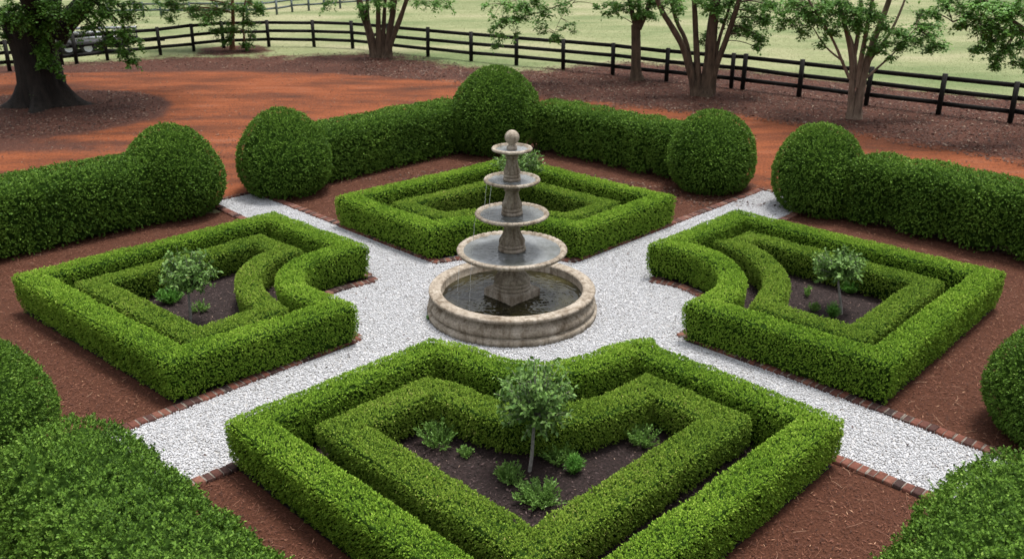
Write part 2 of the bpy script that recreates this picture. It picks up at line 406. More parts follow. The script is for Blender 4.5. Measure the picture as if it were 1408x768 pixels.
# ------------------------------------------------------------------ garden plan (garden axes a, b)
def bed(corners_before, arc, corners_after=None):
    return np.vstack([np.array(corners_before), resample(smooth_poly(arc, 3), .17, False)])
BEDS = {
 'near':  bed([(6.25, -.62), (6.25, -5.95), (.97, -5.95)], [(.97, -2.70), (1.5, -2.46), (2.1, -2.44), (2.62, -2.2), (2.88, -1.65), (2.95, -1.1), (3.0, -.6)]),
 'left':  bed([(-5.85, -1.1), (-5.85, -6.15), (-.92, -5.75)][::-1], [(-2.78, -.98), (-2.9, -1.75), (-2.8, -2.3), (-2.35, -2.75), (-1.8, -2.85), (-1.4, -2.78), (-.7, -2.76)]),
 'right': bed([(6.05, 1.12), (5.95, 5.85), (.78, 5.7)], [(.77, 2.65), (1.4, 2.9), (2.05, 2.8), (2.6, 2.35), (2.86, 1.65), (2.8, .9)]),
 'far':   bed([(-.65, 5.6), (-5.6, 5.45), (-5.8, .33)], [(-2.7, .36), (-2.6, .9), (-2.35, 1.5), (-1.9, 2.0), (-1.3, 2.3), (-.62, 2.45)]),
}
BRICK = {   # where each bed's edging stands on its two path sides, and how far it runs
 'near': dict(a=.93, b=-.46), 'left': dict(a=-.78, b=-.8), 'right': dict(a=.8, b=1.02), 'far': dict(a=-.76, b=.45)}
def gpoly(P, z=None):
    W = np.array([gw(a, b)[:2] for a, b in P])
    return W if area2(W) > 0 else W[::-1]
FC = np.array([0.0, 14.15])               # fountain centre

# ------------------------------------------------------------------ ground sheet with soft zones
xs = np.unique(np.round(np.concatenate([np.linspace(-600, -40, 15), np.linspace(-40, 40, 321), np.linspace(40, 600, 15)]), 3))
ys = np.unique(np.round(np.concatenate([np.linspace(-60, 0, 7), np.linspace(0, 70, 281), np.linspace(70, 150, 41), np.linspace(150, 900, 12)]), 3))
gx, gy = np.meshgrid(xs, ys); px, py = gx.ravel(), gy.ravel()
ga, gb = wg(px, py)
def soften(d, w_): return np.clip(d / (2 * w_) + .5, 0, 1)
clay_poly = [on(*q)[:2] for q in [(-400, 112), (-80, 104), (120, 98), (300, 93), (460, 97), (624, 110), (740, 132), (940, 152), (1040, 160), (1200, 185), (1408, 222), (1900, 300), (1900, 520), (1100, 300), (690, 230), (250, 290), (-500, 420)]]
lit_poly = [on(*q)[:2] for q in [(-300, 92), (60, 87), (250, 77), (420, 76), (520, 72), (640, 92), (720, 98), (850, 86), (960, 90), (1100, 104), (1250, 122), (1420, 140), (1900, 190), (1900, 420), (1100, 300), (690, 230), (-300, 300)]]
clay = soften(sdist(px, py, clay_poly), .9)
oak_c = np.array([-16.3, 31.0])
oak_d = 4.1 - np.hypot((px - oak_c[0]) * .95, py - oak_c[1])
litter = np.maximum(soften(sdist(px, py, lit_poly), 1.6), soften(oak_d, .4))
litter = np.maximum(litter, soften(1.9 - np.hypot(px + 14, (py - 46.3)), .7))
# litter drifts on the drive at left, with oak shade painted in
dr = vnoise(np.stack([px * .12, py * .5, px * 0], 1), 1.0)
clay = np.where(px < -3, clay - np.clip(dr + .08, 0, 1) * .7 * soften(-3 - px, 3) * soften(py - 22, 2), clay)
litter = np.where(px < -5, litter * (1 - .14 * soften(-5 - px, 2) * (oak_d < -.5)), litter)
litter = np.maximum(litter, soften(sdist(px, py, clay_poly) - 1.0, .8))
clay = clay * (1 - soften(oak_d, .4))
mulch = soften(9.75 - np.maximum(np.maximum(-ga, gb), np.maximum(ga - 8, -gb - 8)), .12)
path_end = ((np.abs(ga + .05) < 1.0) & (gb > 8.6)) | ((np.abs(gb + .15) < 1.0) & (ga < -8.6))
mulch = np.where(path_end, 0, mulch)
nx_, ny_ = len(xs), len(ys)
i = np.arange(ny_ - 1)[:, None] * nx_; j = np.arange(nx_ - 1)[None]
GF = np.stack([i + j, i + j + 1, i + nx_ + j + 1, i + nx_ + j], -1).reshape(-1, 4)
gz = np.where((py > 16) & (py < 60), vnoise(np.stack([px, py * 2, px * 0], 1), .35) * .02 * (1 - mulch), 0)
gz = np.minimum(gz, 0.0)
gr = link('ground', np.stack([px, py, gz], 1), GF, M['ground'])
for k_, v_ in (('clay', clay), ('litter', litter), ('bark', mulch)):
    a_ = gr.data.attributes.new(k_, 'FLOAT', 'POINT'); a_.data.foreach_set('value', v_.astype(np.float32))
tag(gr, kind='structure')

# gravel paths: a cross plus the round middle, then the four planted beds above it
def sheet(name, poly, z, m):
    return tag(link(name, [(x, y, z) for x, y in poly], [list(range(len(poly)))], m), kind='structure')
E0, E1 = -9.35, 9.35
cross = [(-.78, E0), (.93, E0), (.93, -2.9), (2.95, -2.9), (2.95, -.46), (E1, -.46), (E1, 1.02), (2.9, 1.02), (2.9, 2.9), (.8, 2.9), (.8, E1), (-.76, E1), (-.76, 2.55), (-2.8, 2.55), (-2.8, .45), (E0, .45), (E0, -.8), (-2.95, -.8), (-2.95, -2.9), (-.78, -2.9)]
sheet('gravel_path', gpoly(cross), .004, M['gravel_bed'])
for k_, P in BEDS.items():
    sheet('garden_bed', gpoly(offset_poly(P if area2(P) > 0 else P[::-1], .06)), .010, M['bed_soil'])

# white pebbles
def pebbles():
    n = 850000
    a = rng.uniform(E0, E1, n); b = rng.uniform(E0, E1, n)
    ok = inside(a, b, cross)
    for P in BEDS.values(): ok &= ~inside(a, b, P)
    x = GC[0] + (a + b) * S2; y = GC[1] + (b - a) * S2
    ok &= np.hypot(x - FC[0], y - FC[1]) > 1.36
    x, y = x[ok], y[ok]
    g = (1 + 5 ** .5) / 2
    I = np.array([(-1, g, 0), (1, g, 0), (-1, -g, 0), (1, -g, 0), (0, -1, g), (0, 1, g), (0, -1, -g), (0, 1, -g), (g, 0, -1), (g, 0, 1), (-g, 0, -1), (-g, 0, 1)]) / 1.9
    T = np.array([(0, 11, 5), (0, 5, 1), (0, 1, 7), (0, 7, 10), (0, 10, 11), (1, 5, 9), (5, 11, 4), (11, 10, 2), (10, 7, 6), (7, 1, 8), (3, 9, 4), (3, 4, 2), (3, 2, 6), (3, 6, 8), (3, 8, 9), (4, 9, 5), (2, 4, 11), (6, 2, 10), (8, 6, 7), (9, 8, 1)])
    n = len(x); s = rng.uniform(.0075, .0135, n); th = rng.uniform(0, 6.28, n)
    st = np.stack([rng.uniform(.9, 1.2, n), rng.uniform(.8, 1.05, n), rng.uniform(.65, .95, n)], 1) * s[:, None]
    V = I[None] * st[:, None] * rng.uniform(.86, 1.14, (n, 12, 1))
    c, q = np.cos(th)[:, None], np.sin(th)[:, None]
    X = V[..., 0] * c - V[..., 1] * q; Y = V[..., 0] * q + V[..., 1] * c
    V = np.stack([X + x[:, None], Y + y[:, None], V[..., 2] + (.006 + rng.uniform(0, .012, n))[:, None]], -1).reshape(-1, 3)
    F = (T[None] + np.arange(n)[:, None, None] * 12).reshape(-1, 3)
    o = link('gravel', V, F, M['pebble'], None, np.repeat(rng.random(n), 12), True)
    tag(o, 'loose white pebbles covering the cross shaped garden paths', 'gravel', kind='stuff')
    return n
pebbles()

# brick edging: a course of flat bricks round the path sides of each bed
def edging(path, label, width=.165):
    g = Geo(); P = np.array([gw(a, b)[:2] for a, b in path]); L = np.concatenate([[0], np.cumsum(np.linalg.norm(np.diff(P, axis=0), axis=1))])
    s = 0.0
    while s < L[-1] - .1:
        bl = random.uniform(.10, .122); m_ = s + bl / 2
        x, y = np.interp(m_, L, P[:, 0]), np.interp(m_, L, P[:, 1])
        x2, y2 = np.interp(m_ + .05, L, P[:, 0]), np.interp(m_ + .05, L, P[:, 1]); x1, y1 = np.interp(m_ - .05, L, P[:, 0]), np.interp(m_ - .05, L, P[:, 1])
        rz = math.atan2(y2 - y1, x2 - x1) + random.gauss(0, .02)
        h = .075; t = min(1, max(0, random.betavariate(1.1, 1.2)))
        z = random.uniform(-.006, .006); x += random.gauss(0, .004); y += random.gauss(0, .004)
        wj = width * random.uniform(.94, 1.06)
        l0, w0 = bl / 2 - .006, wj / 2
        Q = []
        for zz, ins in ((0, 0), (h - .008, 0), (h, .010)):
            for sx, sy in ((-1, -1), (1, -1), (1, 1), (-1, 1)): Q.append(((l0 - ins) * sx, (w0 - ins) * sy, zz))
        Q = np.array(Q); cz, sz = math.cos(rz), math.sin(rz)
        Q = np.stack([Q[:, 0] * cz - Q[:, 1] * sz + x, Q[:, 0] * sz + Q[:, 1] * cz + y, Q[:, 2] - .025 + z], 1)
        F = [[i_ + k0, (i_ + 1) % 4 + k0, (i_ + 1) % 4 + k0 + 4, i_ + k0 + 4] for k0 in (0, 4) for i_ in range(4)] + [[8, 9, 10, 11]]
        g.add(Q, np.array(F), t)
        g.box((x, y, .022), (bl, wj - .012, .044), rz, 1.0); s += bl     # mortar bed showing in the joints
    return tag(g.build('brick_edging', M['brick']), label, 'edging', 'brick edgings along the gravel paths')
def arc_of(P):                            # the concave part of a bed outline, moved towards the fountain
    return P[3:]
def outset_arc(A, d=.1):
    Nn = path_normals(A, False); c = np.array([0, -.1])
    sgn = np.sign(((c - A) * Nn).sum(1).mean()); return A + Nn * d * sgn
EA = {k_: outset_arc(arc_of(P)) for k_, P in BEDS.items()}
edging([(.93, -9.3), *[tuple(q) for q in EA['near'] if q[0] > .95 and q[1] < -.48], (9.3, -.46)], 'red brick edging round the bed nearest the camera')
edging([(E0, -.8), *[tuple(q) for q in EA['left'] if q[0] < -.8 and q[1] < -.82], (-.78, -9.3)], 'red brick edging along the left bed beside the gravel')
edging([(.8, E1), *[tuple(q) for q in EA['right'] if q[0] > .82 and q[1] > 1.04], (9.3, 1.02)], 'red brick edging along the right bed beside the gravel')
edging([(E0, .45), (-2.6, .45), (-2.25, 1.2), (-1.75, 1.85), (-1.1, 2.2), (-.76, 2.35), (-.76, E1)], 'red brick edging along the far bed behind the fountain')
edging([(E0 - .05, -.86), (E0 - .05, .5)], 'short dark edging closing the end of the back left path', .07)
edging([(-.82, E1 + .05), (.86, E1 + .05)], 'short dark edging closing the end of the back right path', .07)

# ------------------------------------------------------------------ low parterre hedges
def low_prof(hw, h):
    return [(-.72 * hw, .02), (-.81 * hw, .1), (-.95 * hw, .35 * h), (-1.0 * hw, .68 * h), (-1.01 * hw, .92 * h), (-.95 * hw, .99 * h), (-.7 * hw, 1.005 * h), (-.2 * hw, 1.01 * h),
            (.2 * hw, 1.01 * h), (.7 * hw, 1.005 * h), (.95 * hw, .99 * h), (1.01 * hw, .92 * h), (1.0 * hw, .68 * h), (.95 * hw, .35 * h), (.81 * hw, .1), (.72 * hw, .02)]
def ring(name, outline, inset, wd, h, dens, L, m, label):
    Q = offset_poly(resample(offset_poly(gpoly(outline), inset + wd / 2), .13, True), 0)
    V, F, ref = sweep(Q, low_prof(wd / 2, h), True)
    # keep the miters tidy: jitter-free skin, slow height drift
    V[:, 2] += (V[:, 2] > .3) * vnoise(V * np.array([1, 1, 0]), .7) * .018
    o = shrub(name, V, F, ref, dens, L, m, .020, 3.2, 5, .009, .045, .85, .020, .012)
    return tag(o, label, 'hedge', 'low clipped hedges outlining the four beds')
DENS = {'near': (11500, .023), 'left': (9000, .025), 'right': (9000, .025), 'far': (6500, .029)}
INNER = {'near': (.02, .43), 'left': (.0, .38), 'right': (.0, .38), 'far': (.84, .36)}
LEFT_IN = bed([(-1.62, -5.1), (-5.14, -5.38), (-5.16, -1.84)], [(-3.8, -1.76), (-3.88, -2.25), (-3.58, -2.75), (-3.1, -3.13), (-2.37, -3.36), (-1.63, -3.44)])
RIGHT_IN = bed([(5.33, 1.86), (5.22, 5.12), (1.5, 5.03)], [(1.5, 3.9), (1.95, 3.97), (2.5, 3.66), (3.0, 3.15), (3.22, 2.62), (3.46, 1.84)])
NEAR_IN = bed([(5.32, -1.16), (5.32, -5.1), (1.62, -5.1)], [(1.62, -3.34), (2.1, -3.14), (2.7, -3.12), (3.25, -2.86), (3.58, -2.3), (3.66, -1.72), (3.66, -1.16)])
for k_, where in (('near', 'bed nearest the camera'), ('left', 'bed left of the fountain'), ('right', 'bed right of the fountain'), ('far', 'bed behind the fountain')):
    d_, l_ = DENS[k_]
    ring('boxwood_hedge', BEDS[k_], .02, .40, .67, d_, l_, M['box_low'], 'outer low yellow green clipped hedge enclosing the ' + where)
    ring('boxwood_hedge', {'near': NEAR_IN, 'left': LEFT_IN, 'right': RIGHT_IN}.get(k_, BEDS[k_]), *INNER[k_], .53, d_, l_, M['box_inner'], 'inner low clipped hedge nested inside the ' + where)

# ------------------------------------------------------------------ tall hedges and domes
def tall_prof(hw, h):
    return [(-.86 * hw, .03), (-.95 * hw, .2), (-1.02 * hw, .4 * h), (-1.02 * hw, .6 * h), (-1.0 * hw, .78 * h), (-.94 * hw, .92 * h), (-.76 * hw, .99 * h), (-.25 * hw, 1.01 * h),
            (.25 * hw, 1.01 * h), (.76 * hw, .99 * h), (.94 * hw, .92 * h), (1.0 * hw, .78 * h), (1.02 * hw, .6 * h), (1.02 * hw, .4 * h), (.95 * hw, .2), (.86 * hw, .03)]
def round_prof(hw, h):                      # a fuller, mounded section
    return [(hw * x, h * z) for x, z in ((-.86, .02), (-.97, .14), (-1.03, .32), (-1.03, .50), (-.97, .66), (-.85, .80), (-.66, .91), (-.38, .98),
            (.38, .98), (.66, .91), (.85, .80), (.97, .66), (1.03, .50), (1.03, .32), (.97, .14), (.86, .02))]
def tall_hedge(p, q, wd, h, dens, L, label, amp=.05, f=1.3, lump=None, loose=.022, sprig=.045, lumps=.03, per=6, spread=1.0, prof=tall_prof):
    P = resample([gw(*p)[:2], gw(*q)[:2]], .16, False)
    s = np.linspace(0, 1, len(P)) * np.linalg.norm(P[-1] - P[0]); e = np.minimum(s, s[-1] - s)
    scl = np.sqrt(np.clip(1 - (1 - np.clip(e / .45, 0, 1)) ** 2, .0025, 1))
    V, F, ref = sweep(P, prof(wd / 2, h), False, scl)
    if lump:                              # separate plants grown together: swellings along the run, feet pinched between
        k = np.repeat(np.abs(np.sin(s * np.pi / lump)), 16); low = np.clip(1 - V[:, 2] / (h * .75), 0, 1)
        c = np.repeat(P, 16, 0); V[:, :2] = c + (V[:, :2] - c) * (1 - (1 - k) * (.10 + .28 * low))[:, None]
        V[:, 2] += (V[:, 2] < .3) * (1 - k) * .14
        V[:, 2] *= 1 - (V[:, 2] > .9) * (1 - k) * .03
    return tag(shrub('boxwood_hedge', V, F, ref, dens, L, M['box_tall'], amp, f, per, loose, .06 + lumps * .15, spread, sprig, lumps), label, 'hedge', 'tall clipped hedges round the garden')
def dome(c, r, h, dens, L, label, seed=0):
    zs = [.02, .06, .14, .25, .36, .47, .58, .68, .77, .85, .915, .962, .99, 1.0]
    rs = [.68, .77, .90, .975, 1.0, .985, .935, .85, .745, .61, .465, .31, .15, .012]
    k = 44; th = np.arange(k) / k * 2 * np.pi
    lx, ly = random.gauss(0, .05), random.gauss(0, .05); ph = random.uniform(0, 6)
    V = np.array([[c[0] + r * a * (1 + .03 * math.cos(2 * t + ph)) * math.cos(t) + lx * z, c[1] + r * a * (1 + .03 * math.cos(2 * t + ph)) * math.sin(t) + ly * z, h * z] for a, z in zip(rs, zs) for t in th])
    n = len(zs); i = np.arange(n - 1)[:, None] * k; j = np.arange(k)[None]
    F = np.stack([i + j, i + (j + 1) % k, i + k + (j + 1) % k, i + k + j], -1).reshape(-1, 4)
    ref = np.repeat([[c[0], c[1], h * .45]], len(F), 0)
    return tag(shrub('boxwood_dome', V, F, ref, dens, L, M['box_tall'], .075, 1.2, 6, .018, .08, .85, .045, .025), label, 'topiary', 'dome shaped topiary round the garden')
dome((-5.55, 21.45), 1.13, 1.97, 3600, .040, 'egg shaped topiary dome at the left end of the back left hedge')
dome((-.54, 25.65), 1.27, 2.33, 3200, .043, 'tallest topiary dome in the back corner behind the fountain')
dome((4.95, 21.75), 1.04, 1.93, 3600, .040, 'topiary dome at the right end of the scalloped back hedge')
dome((-7.68, 19.75), 1.08, 1.97, 3800, .040, 'topiary dome at the right end of the left side hedge')
dome((7.07, 19.95), 1.02, 1.92, 3800, .040, 'topiary dome at the left end of the right side hedge')
tall_hedge((-9.3, 1.8), (-9.3, 7.2), 1.15, 1.36, 3200, .042, 'tall straight dark hedge behind the far bed, left of the tallest dome')
tall_hedge((-7.75, 8.8), (-2.3, 8.95), 1.05, 1.36, 3200, .042, 'tall scalloped hedge behind the far bed, right of the tallest dome', lump=.85)
tall_hedge((-9.3, -9.6), (-9.2, -2.0), 1.25, 1.42, 3400, .041, 'tall straight dark hedge at the left edge behind the left bed')
tall_hedge((1.6, 8.95), (9.4, 9.05), 1.15, 1.42, 3400, .041, 'tall lumpy hedge at the right edge behind the right bed', lump=1.15)
dome((-6.75, 9.35), 1.18, 1.80, 6800, .030, 'dark topiary dome cut off by the left edge of the picture')
dome((7.3, 10.0), 1.12, 1.72, 6800, .030, 'green topiary dome cut off by the right edge of the picture')
tall_hedge((1.15, -7.9), (7.6, -7.9), 1.5, 1.62, 7600, .029, 'large leafy hedge in the lower left corner of the foreground', .10, 1.3, loose=.03, sprig=.045, lumps=.075, per=9, spread=1.15, prof=round_prof)
tall_hedge((8.6, -1.25), (8.6, -6.8), 1.45, 1.62, 7600, .029, 'large leafy hedge in the lower right corner of the foreground', .10, 1.3, loose=.03, sprig=.045, lumps=.075, per=9, spread=1.15, prof=round_prof)

# ------------------------------------------------------------------ fountain
def lathe(prof, k=160, mod=None, c=FC):
    th = np.arange(k) / k * 2 * np.pi; pr_ = np.array(prof)
    Rr = pr_[:, 0][:, None] * np.ones(k)[None]
    if mod is not None: Rr = mod(Rr, pr_, th)
    V = np.stack([c[0] + Rr * np.cos(th), c[1] + Rr * np.sin(th), pr_[:, 1][:, None] * np.ones(k)[None]], -1).reshape(-1, 3)
    n = len(prof); i = np.arange(n - 1)[:, None] * k; j = np.arange(k)[None]
    F = np.stack([i + j, i + (j + 1) % k, i + k + (j + 1) % k, i + k + j], -1).reshape(-1, 4)
    return V, F
def smooth_prof(P, it=1): return [tuple(q) for q in smooth_poly(np.array(P), it)]
fr = empty('stone_fountain', (FC[0], FC[1], 0), 'tall weathered stone fountain with four stacked bowls in a round basin', 'fountain')
def fpart(name, V, F, m, parent=None, smooth=True):
    o = link(name, V, F, m, None, None, smooth); o.parent = parent or fr
    if parent is None: o.matrix_parent_inverse.translation = (-FC[0], -FC[1], 0)
    return o
joints = np.array([.1, 1.15, 2.2, 3.25, 4.30, 4.86, 5.75]) + .0
def joint_mod(Rr, pr_, th):
    d = np.min(np.abs(((th[None] - joints[:, None]) + np.pi) % (2 * np.pi) - np.pi), 0)
    return Rr - (d < .012)[None] * .012 * (pr_[:, 0] > 1.25)[:, None] + (d < .012)[None] * .010 * (pr_[:, 0] < 1.2)[:, None]
basin = [(1.42, 0), (1.445, .005), (1.45, .105), (1.405, .122), (1.375, .128), (1.375, .138), (1.408, .16), (1.425, .205), (1.412, .255), (1.365, .305), (1.328, .335), (1.318, .358), (1.33, .374),
         (1.385, .384), (1.41, .40), (1.415, .43), (1.40, .45), (1.36, .455), (1.24, .455), (1.205, .445), (1.195, .42), (1.195, .3), (1.18, .29), (1.18, .1)]
V, F = lathe(basin, 360, joint_mod); fpart('basin', V, F, M['stone'])
def ripples(V, amp, wl, seed):
    g_ = np.random.default_rng(seed); z = np.zeros(len(V))
    for _ in range(9):                    # ripples spreading from where the water falls, and a breeze
        a = g_.uniform(0, 6.28); c_ = FC + np.array([math.cos(a), math.sin(a)]) * g_.uniform(.3, 1.0); l_ = wl * g_.uniform(.7, 1.5)
        d = np.hypot(V[:, 0] - c_[0], V[:, 1] - c_[1]); z += np.sin(d * 2 * np.pi / l_ + a) * np.exp(-d * .5)
    z = z / 3 + vnoise(V * [1, 1, 0], 1.1 / wl) * .9; V[:, 2] += z * amp; return V
V, F = lathe([(r_, .30) for r_ in np.linspace(1.19, .02, 130)], 420); pw = fpart('pool_water', ripples(V, .0052, .10, 3), F, M['pool'])
# plinth: square slab set corner to the camera
g = Geo()
for z0, z1, hw0, hw1 in ((.15, .42, .335, .335), (.42, .45, .335, .31)):
    Q = np.array([[sx * h_, sy * h_, z] for z, h_ in ((z0, hw0), (z1, hw1)) for sx, sy in ((-1, -1), (1, -1), (1, 1), (-1, 1))])
    Q = np.stack([(Q[:, 0] - Q[:, 1]) * S2 + FC[0], (Q[:, 0] + Q[:, 1]) * S2 + FC[1], Q[:, 2]], 1)
    g.add(Q, np.array([[0, 1, 5, 4], [1, 2, 6, 5], [2, 3, 7, 6], [3, 0, 4, 7]] + ([[4, 5, 6, 7]] if z1 > .43 else [])))
o = g.build('plinth', M['stone']); o.parent = fr; o.matrix_parent_inverse.translation = (-FC[0], -FC[1], 0)
def lobes(n, amp, lo, hi):
    def f(Rr, pr_, th):
        wgt = ((pr_[:, 1] > lo) & (pr_[:, 1] < hi))[:, None]
        return Rr * (1 + wgt * amp * (np.abs(np.cos(th * n / 2))[None] - .75))
    return f
def gadroon(V, k, n, amp, r0, zr):         # radial grooves cut into a bowl's rim
    if not n: return V
    x, y = V[:, 0] - FC[0], V[:, 1] - FC[1]; r = np.hypot(x, y); th = np.arctan2(y, x)
    ph = (th * n / (2 * np.pi)) % 1.0; gr_ = np.exp(-((np.minimum(ph, 1 - ph)) / .11) ** 2)
    wgt = np.clip((r - r0) / .02, 0, 1) * (V[:, 2] > zr - .06); q = 1 - gr_ * wgt * amp / np.maximum(r, .01)
    V[:, 0] = FC[0] + x * q; V[:, 1] = FC[1] + y * q; V[:, 2] -= gr_ * wgt * amp * .8; return V
def zof(y):                               # height on the fountain axis seen at picture row y
    d = ray(704, y); return CAM_H + d[2] * FC[1] / d[1]
tiers = []                                 # rim centre height, rim radius
for y_, r_ in ((341.5, .915), (292.5, .605), (246, .452), (203.5, .322)): tiers.append((zof(y_), r_))
prev_top = .45
shapes = [(.30, .165), (.215, .13), (.165, .105), (.135, .085)]   # foot and neck radius of each column
for q, ((zr, r), (rf, rn)) in enumerate(zip(tiers, shapes)):
    bowl_depth = (.22, .16, .125, .10)[q]; zb = zr - bowl_depth
    h = zb - prev_top
    col = [(rf * 1.0, 0), (rf * 1.06, .01), (rf * 1.08, .06), (rf * 1.06, .11), (rf * .97, .115), (rf * .93, .13), (rf * .93, .145), (rf * 1.0, .15), (rf * 1.03, .19), (rf * 1.0, .235), (rf * .92, .24), (rf * .90, .26), (rf * .97, .28), (rf * .99, .34), (rf * .93, .42), (rf * .78, .53), (rn * 1.1, .64), (rn * 1.0, .76), (rn * 1.0, .84), (rn * 1.04, .85), (rn * 1.22, .86), (rn * 1.25, .90), (rn * 1.2, .93), (rn * 1.12, .935), (rn * 1.2, .97), (rn * 1.5, 1.0)]
    if q: col = [(rf * 1.02, -.16)] + col
    col = [(a, prev_top + z * h) for a, z in col]
    V, F = lathe(col, 120, lobes(12, .16, prev_top + .265 * h, prev_top + .80 * h)); fpart('pedestal' if q == 0 else 'column', V, F, M['stone'])
    lip = (.10, .075, .058, .045)[q]
    bw = [(rn * 1.2, zb + .002), (r * .45, zb + bowl_depth * .12), (r * .68, zb + bowl_depth * .38), (r * .82, zb + bowl_depth * .62), (r - .02, zb + bowl_depth * .74), (r + .004, zr - .028), (r + .01, zr - .008), (r - .004, zr + .012), (r - lip * .5, zr + .018), (r - lip * .9, zr + .006), (r - lip - .015, zr - .03), (r * .6, zr - .06), (.03, zr - .065)]
    V, F = lathe(bw, 480); V = gadroon(V, 480, (54, 44, 38, 0)[q], (.013, .011, .008, 0)[q], r - lip * .75, zr); b_ = fpart('bowl', V, F, M['stone'])
    V, F = lathe([(r_, zr - .018) for r_ in np.linspace(r - lip * .98, .02, 60)], 160); V = ripples(V, .0042, .085, q)
    wv = link('bowl_water', V, F, M['bowl_water'], None, None, True); wv.parent = b_; wv.matrix_parent_inverse.translation = (0, 0, 0)
    prev_top = zr - .02
zt = prev_top; zc_ = zof(188.7)
fin = [(.07, zt - .03), (.085, zt + .02), (.085, zt + .045), (.06, zt + .06), (.055, zt + .085)]
rb = .118
fin += [(rb * math.sin(t), zc_ - rb * math.cos(t)) for t in np.linspace(.55, 3.12, 14)]
V, F = lathe(fin, 48); fpart('finial', V, F, M['stone'])
# thin streams running over the rims
g = []
for q, ang in ((2, 3.7), (2, 3.95), (1, 3.5), (0, 3.6), (0, 3.95)):
    zr, r = tiers[q]; zl = .30 if q == 0 else tiers[q - 1][0] - .02
    t = np.linspace(0, 1, 9); gg = Geo(); h = zr - zl
    pts = np.stack([FC[0] + (r + .02 + .07 * t) * math.cos(ang), FC[1] + (r + .02 + .07 * t) * math.sin(ang), zr - .01 - h * t ** 1.6], 1)
    gg.tube(pts + rng.normal(0, .004, pts.shape), .0022 + .0018 * rng.random(9), 6)
    o = gg.build('water_stream', M['stream'], fr, True); o.matrix_parent_inverse.translation = (-FC[0], -FC[1], 0)

# ------------------------------------------------------------------ standard roses and herbs in the beds
def spray(P0, D0, n, L, wid, up=.6, jitter=.5):
    """leaves pointing along D0 with jitter"""
    D = unit(D0 + rng.normal(0, jitter, (n, 3))); N = unit(np.array([0, 0, up]) + rng.normal(0, .5, (n, 3)))
    l_ = L * rng.uniform(.6, 1.2, n); return kites(P0, D, N, l_, l_ * wid, .25)
def rose(base, top_px, Y, r, h, label, stem_r=.022):
    base = np.array(base); e = empty('standard_rose', base, label, 'small tree', 'small standard trees in the beds')
    cc = at(*top_px, Y)
    g = Geo(); t = np.linspace(0, 1, 7)[:, None]
    pts = base * (1 - t) + (cc - [0, 0, h * .25]) * t + np.array([.007, .004, 0]) * np.sin(t * 6)
    g.tube(pts, np.linspace(stem_r * 1.1, stem_r * .8, 7), 8)
    L = []
    for q in range(108):                    # twigs with alternate leaves
        d = unit(rng.normal(size=3) * [1, 1, .75] + [0, 0, .25]); s0 = cc - np.array([0, 0, h * .28]) + rng.normal(0, .03, 3)
        end = cc + d * np.array([r, r, h * .5]) * rng.uniform(.65, 1.1)
        mid = (s0 + end) / 2 + [0, 0, .06]; tt = np.linspace(0, 1, 6)[:, None]
        tw = s0 * (1 - tt) ** 2 + 2 * mid * tt * (1 - tt) + end * tt ** 2
        g.tube(tw, np.linspace(.006, .002, 6), 4)
        n = 26; u = rng.uniform(.3, 1.05, (n, 1)); P = s0 * (1 - u) ** 2 + 2 * mid * u * (1 - u) + end * u ** 2
        out = unit(np.cross(unit(end - s0), rng.normal(size=(n, 3))) + .5 * unit(end - s0)); out[:, 2] -= .25
        L.append(spray(P, unit(out), n, .075, .55, .8, .25))
    localise(g.build('stem', M['rose_stem'], e, True))
    L = np.vstack(L); localise(link('crown', L, quadF(len(L) // 4), M['rose_leaf'], e, np.repeat(rng.beta(2, 2.4, len(L) // 4), 4)))
b_ = on(262, 446); rose(b_, (257, 376), b_[1], .44, .80, 'small standard rose with round crown in the left bed')
b_ = on(1157, 432); rose(b_, (1154, 367), b_[1] + .1, .45, .66, 'small standard rose with wide crown in the right bed')
b_ = on(728, 648); rose(b_, (737, 546), b_[1] + .05, .48, .98, 'small standard tree with pale grey stem in the nearest bed', .022)
b_ = gw(-3.9, 3.75); rose(b_, (712, 222), b_[1] + .1, .60, .62, 'loose pale green standard rose half hidden behind the fountain', .02)
def herb(base, r, h, label, m, L=.04, wid=.45, stems=26, upright=.7, per=16):
    e = np.array(base); g = []; st = Geo(); r *= 1.1; h *= 1.05; stems = int(stems * 1.8); per = int(per * 1.3)
    for q in range(stems):
        a = rng.uniform(0, 6.28); rr = r * math.sqrt(rng.random()); tip = e + np.array([rr * math.cos(a), rr * math.sin(a), h * rng.uniform(.5, 1.05) * (1 - .35 * (rr / r) ** 2)])
        s0 = e + np.array([rr * math.cos(a), rr * math.sin(a), 0]) * (1 - upright)
        n = per; u = rng.uniform(.2, 1.0, (n, 1)); P = s0 * (1 - u) + tip * u + rng.normal(0, .008, (n, 3))
        D = unit(rng.normal(0, .6, (n, 3)) * [1, 1, .5] + unit(tip - s0) * (.6 + upright * .5))
        g.append(spray(P, D, n, L, wid, .6, .2)); st.tube([s0, (s0 + tip) / 2, tip], [.004, .003, .002], 4)
    K = np.vstack(g); n0 = st.n; sv = np.vstack(st.V); sf = np.vstack(st.F)
    o = link('herb_clump', np.vstack([sv, K]), np.vstack([sf, quadF(len(K) // 4) + n0]), m, None, np.concatenate([np.full(n0, .3), np.repeat(rng.beta(2, 2, len(K) // 4), 4)]))
    tag(o, label, 'plant', 'small plants in the mulch of the beds')
H, FH = M['herb_leaf'], M['feather_leaf']
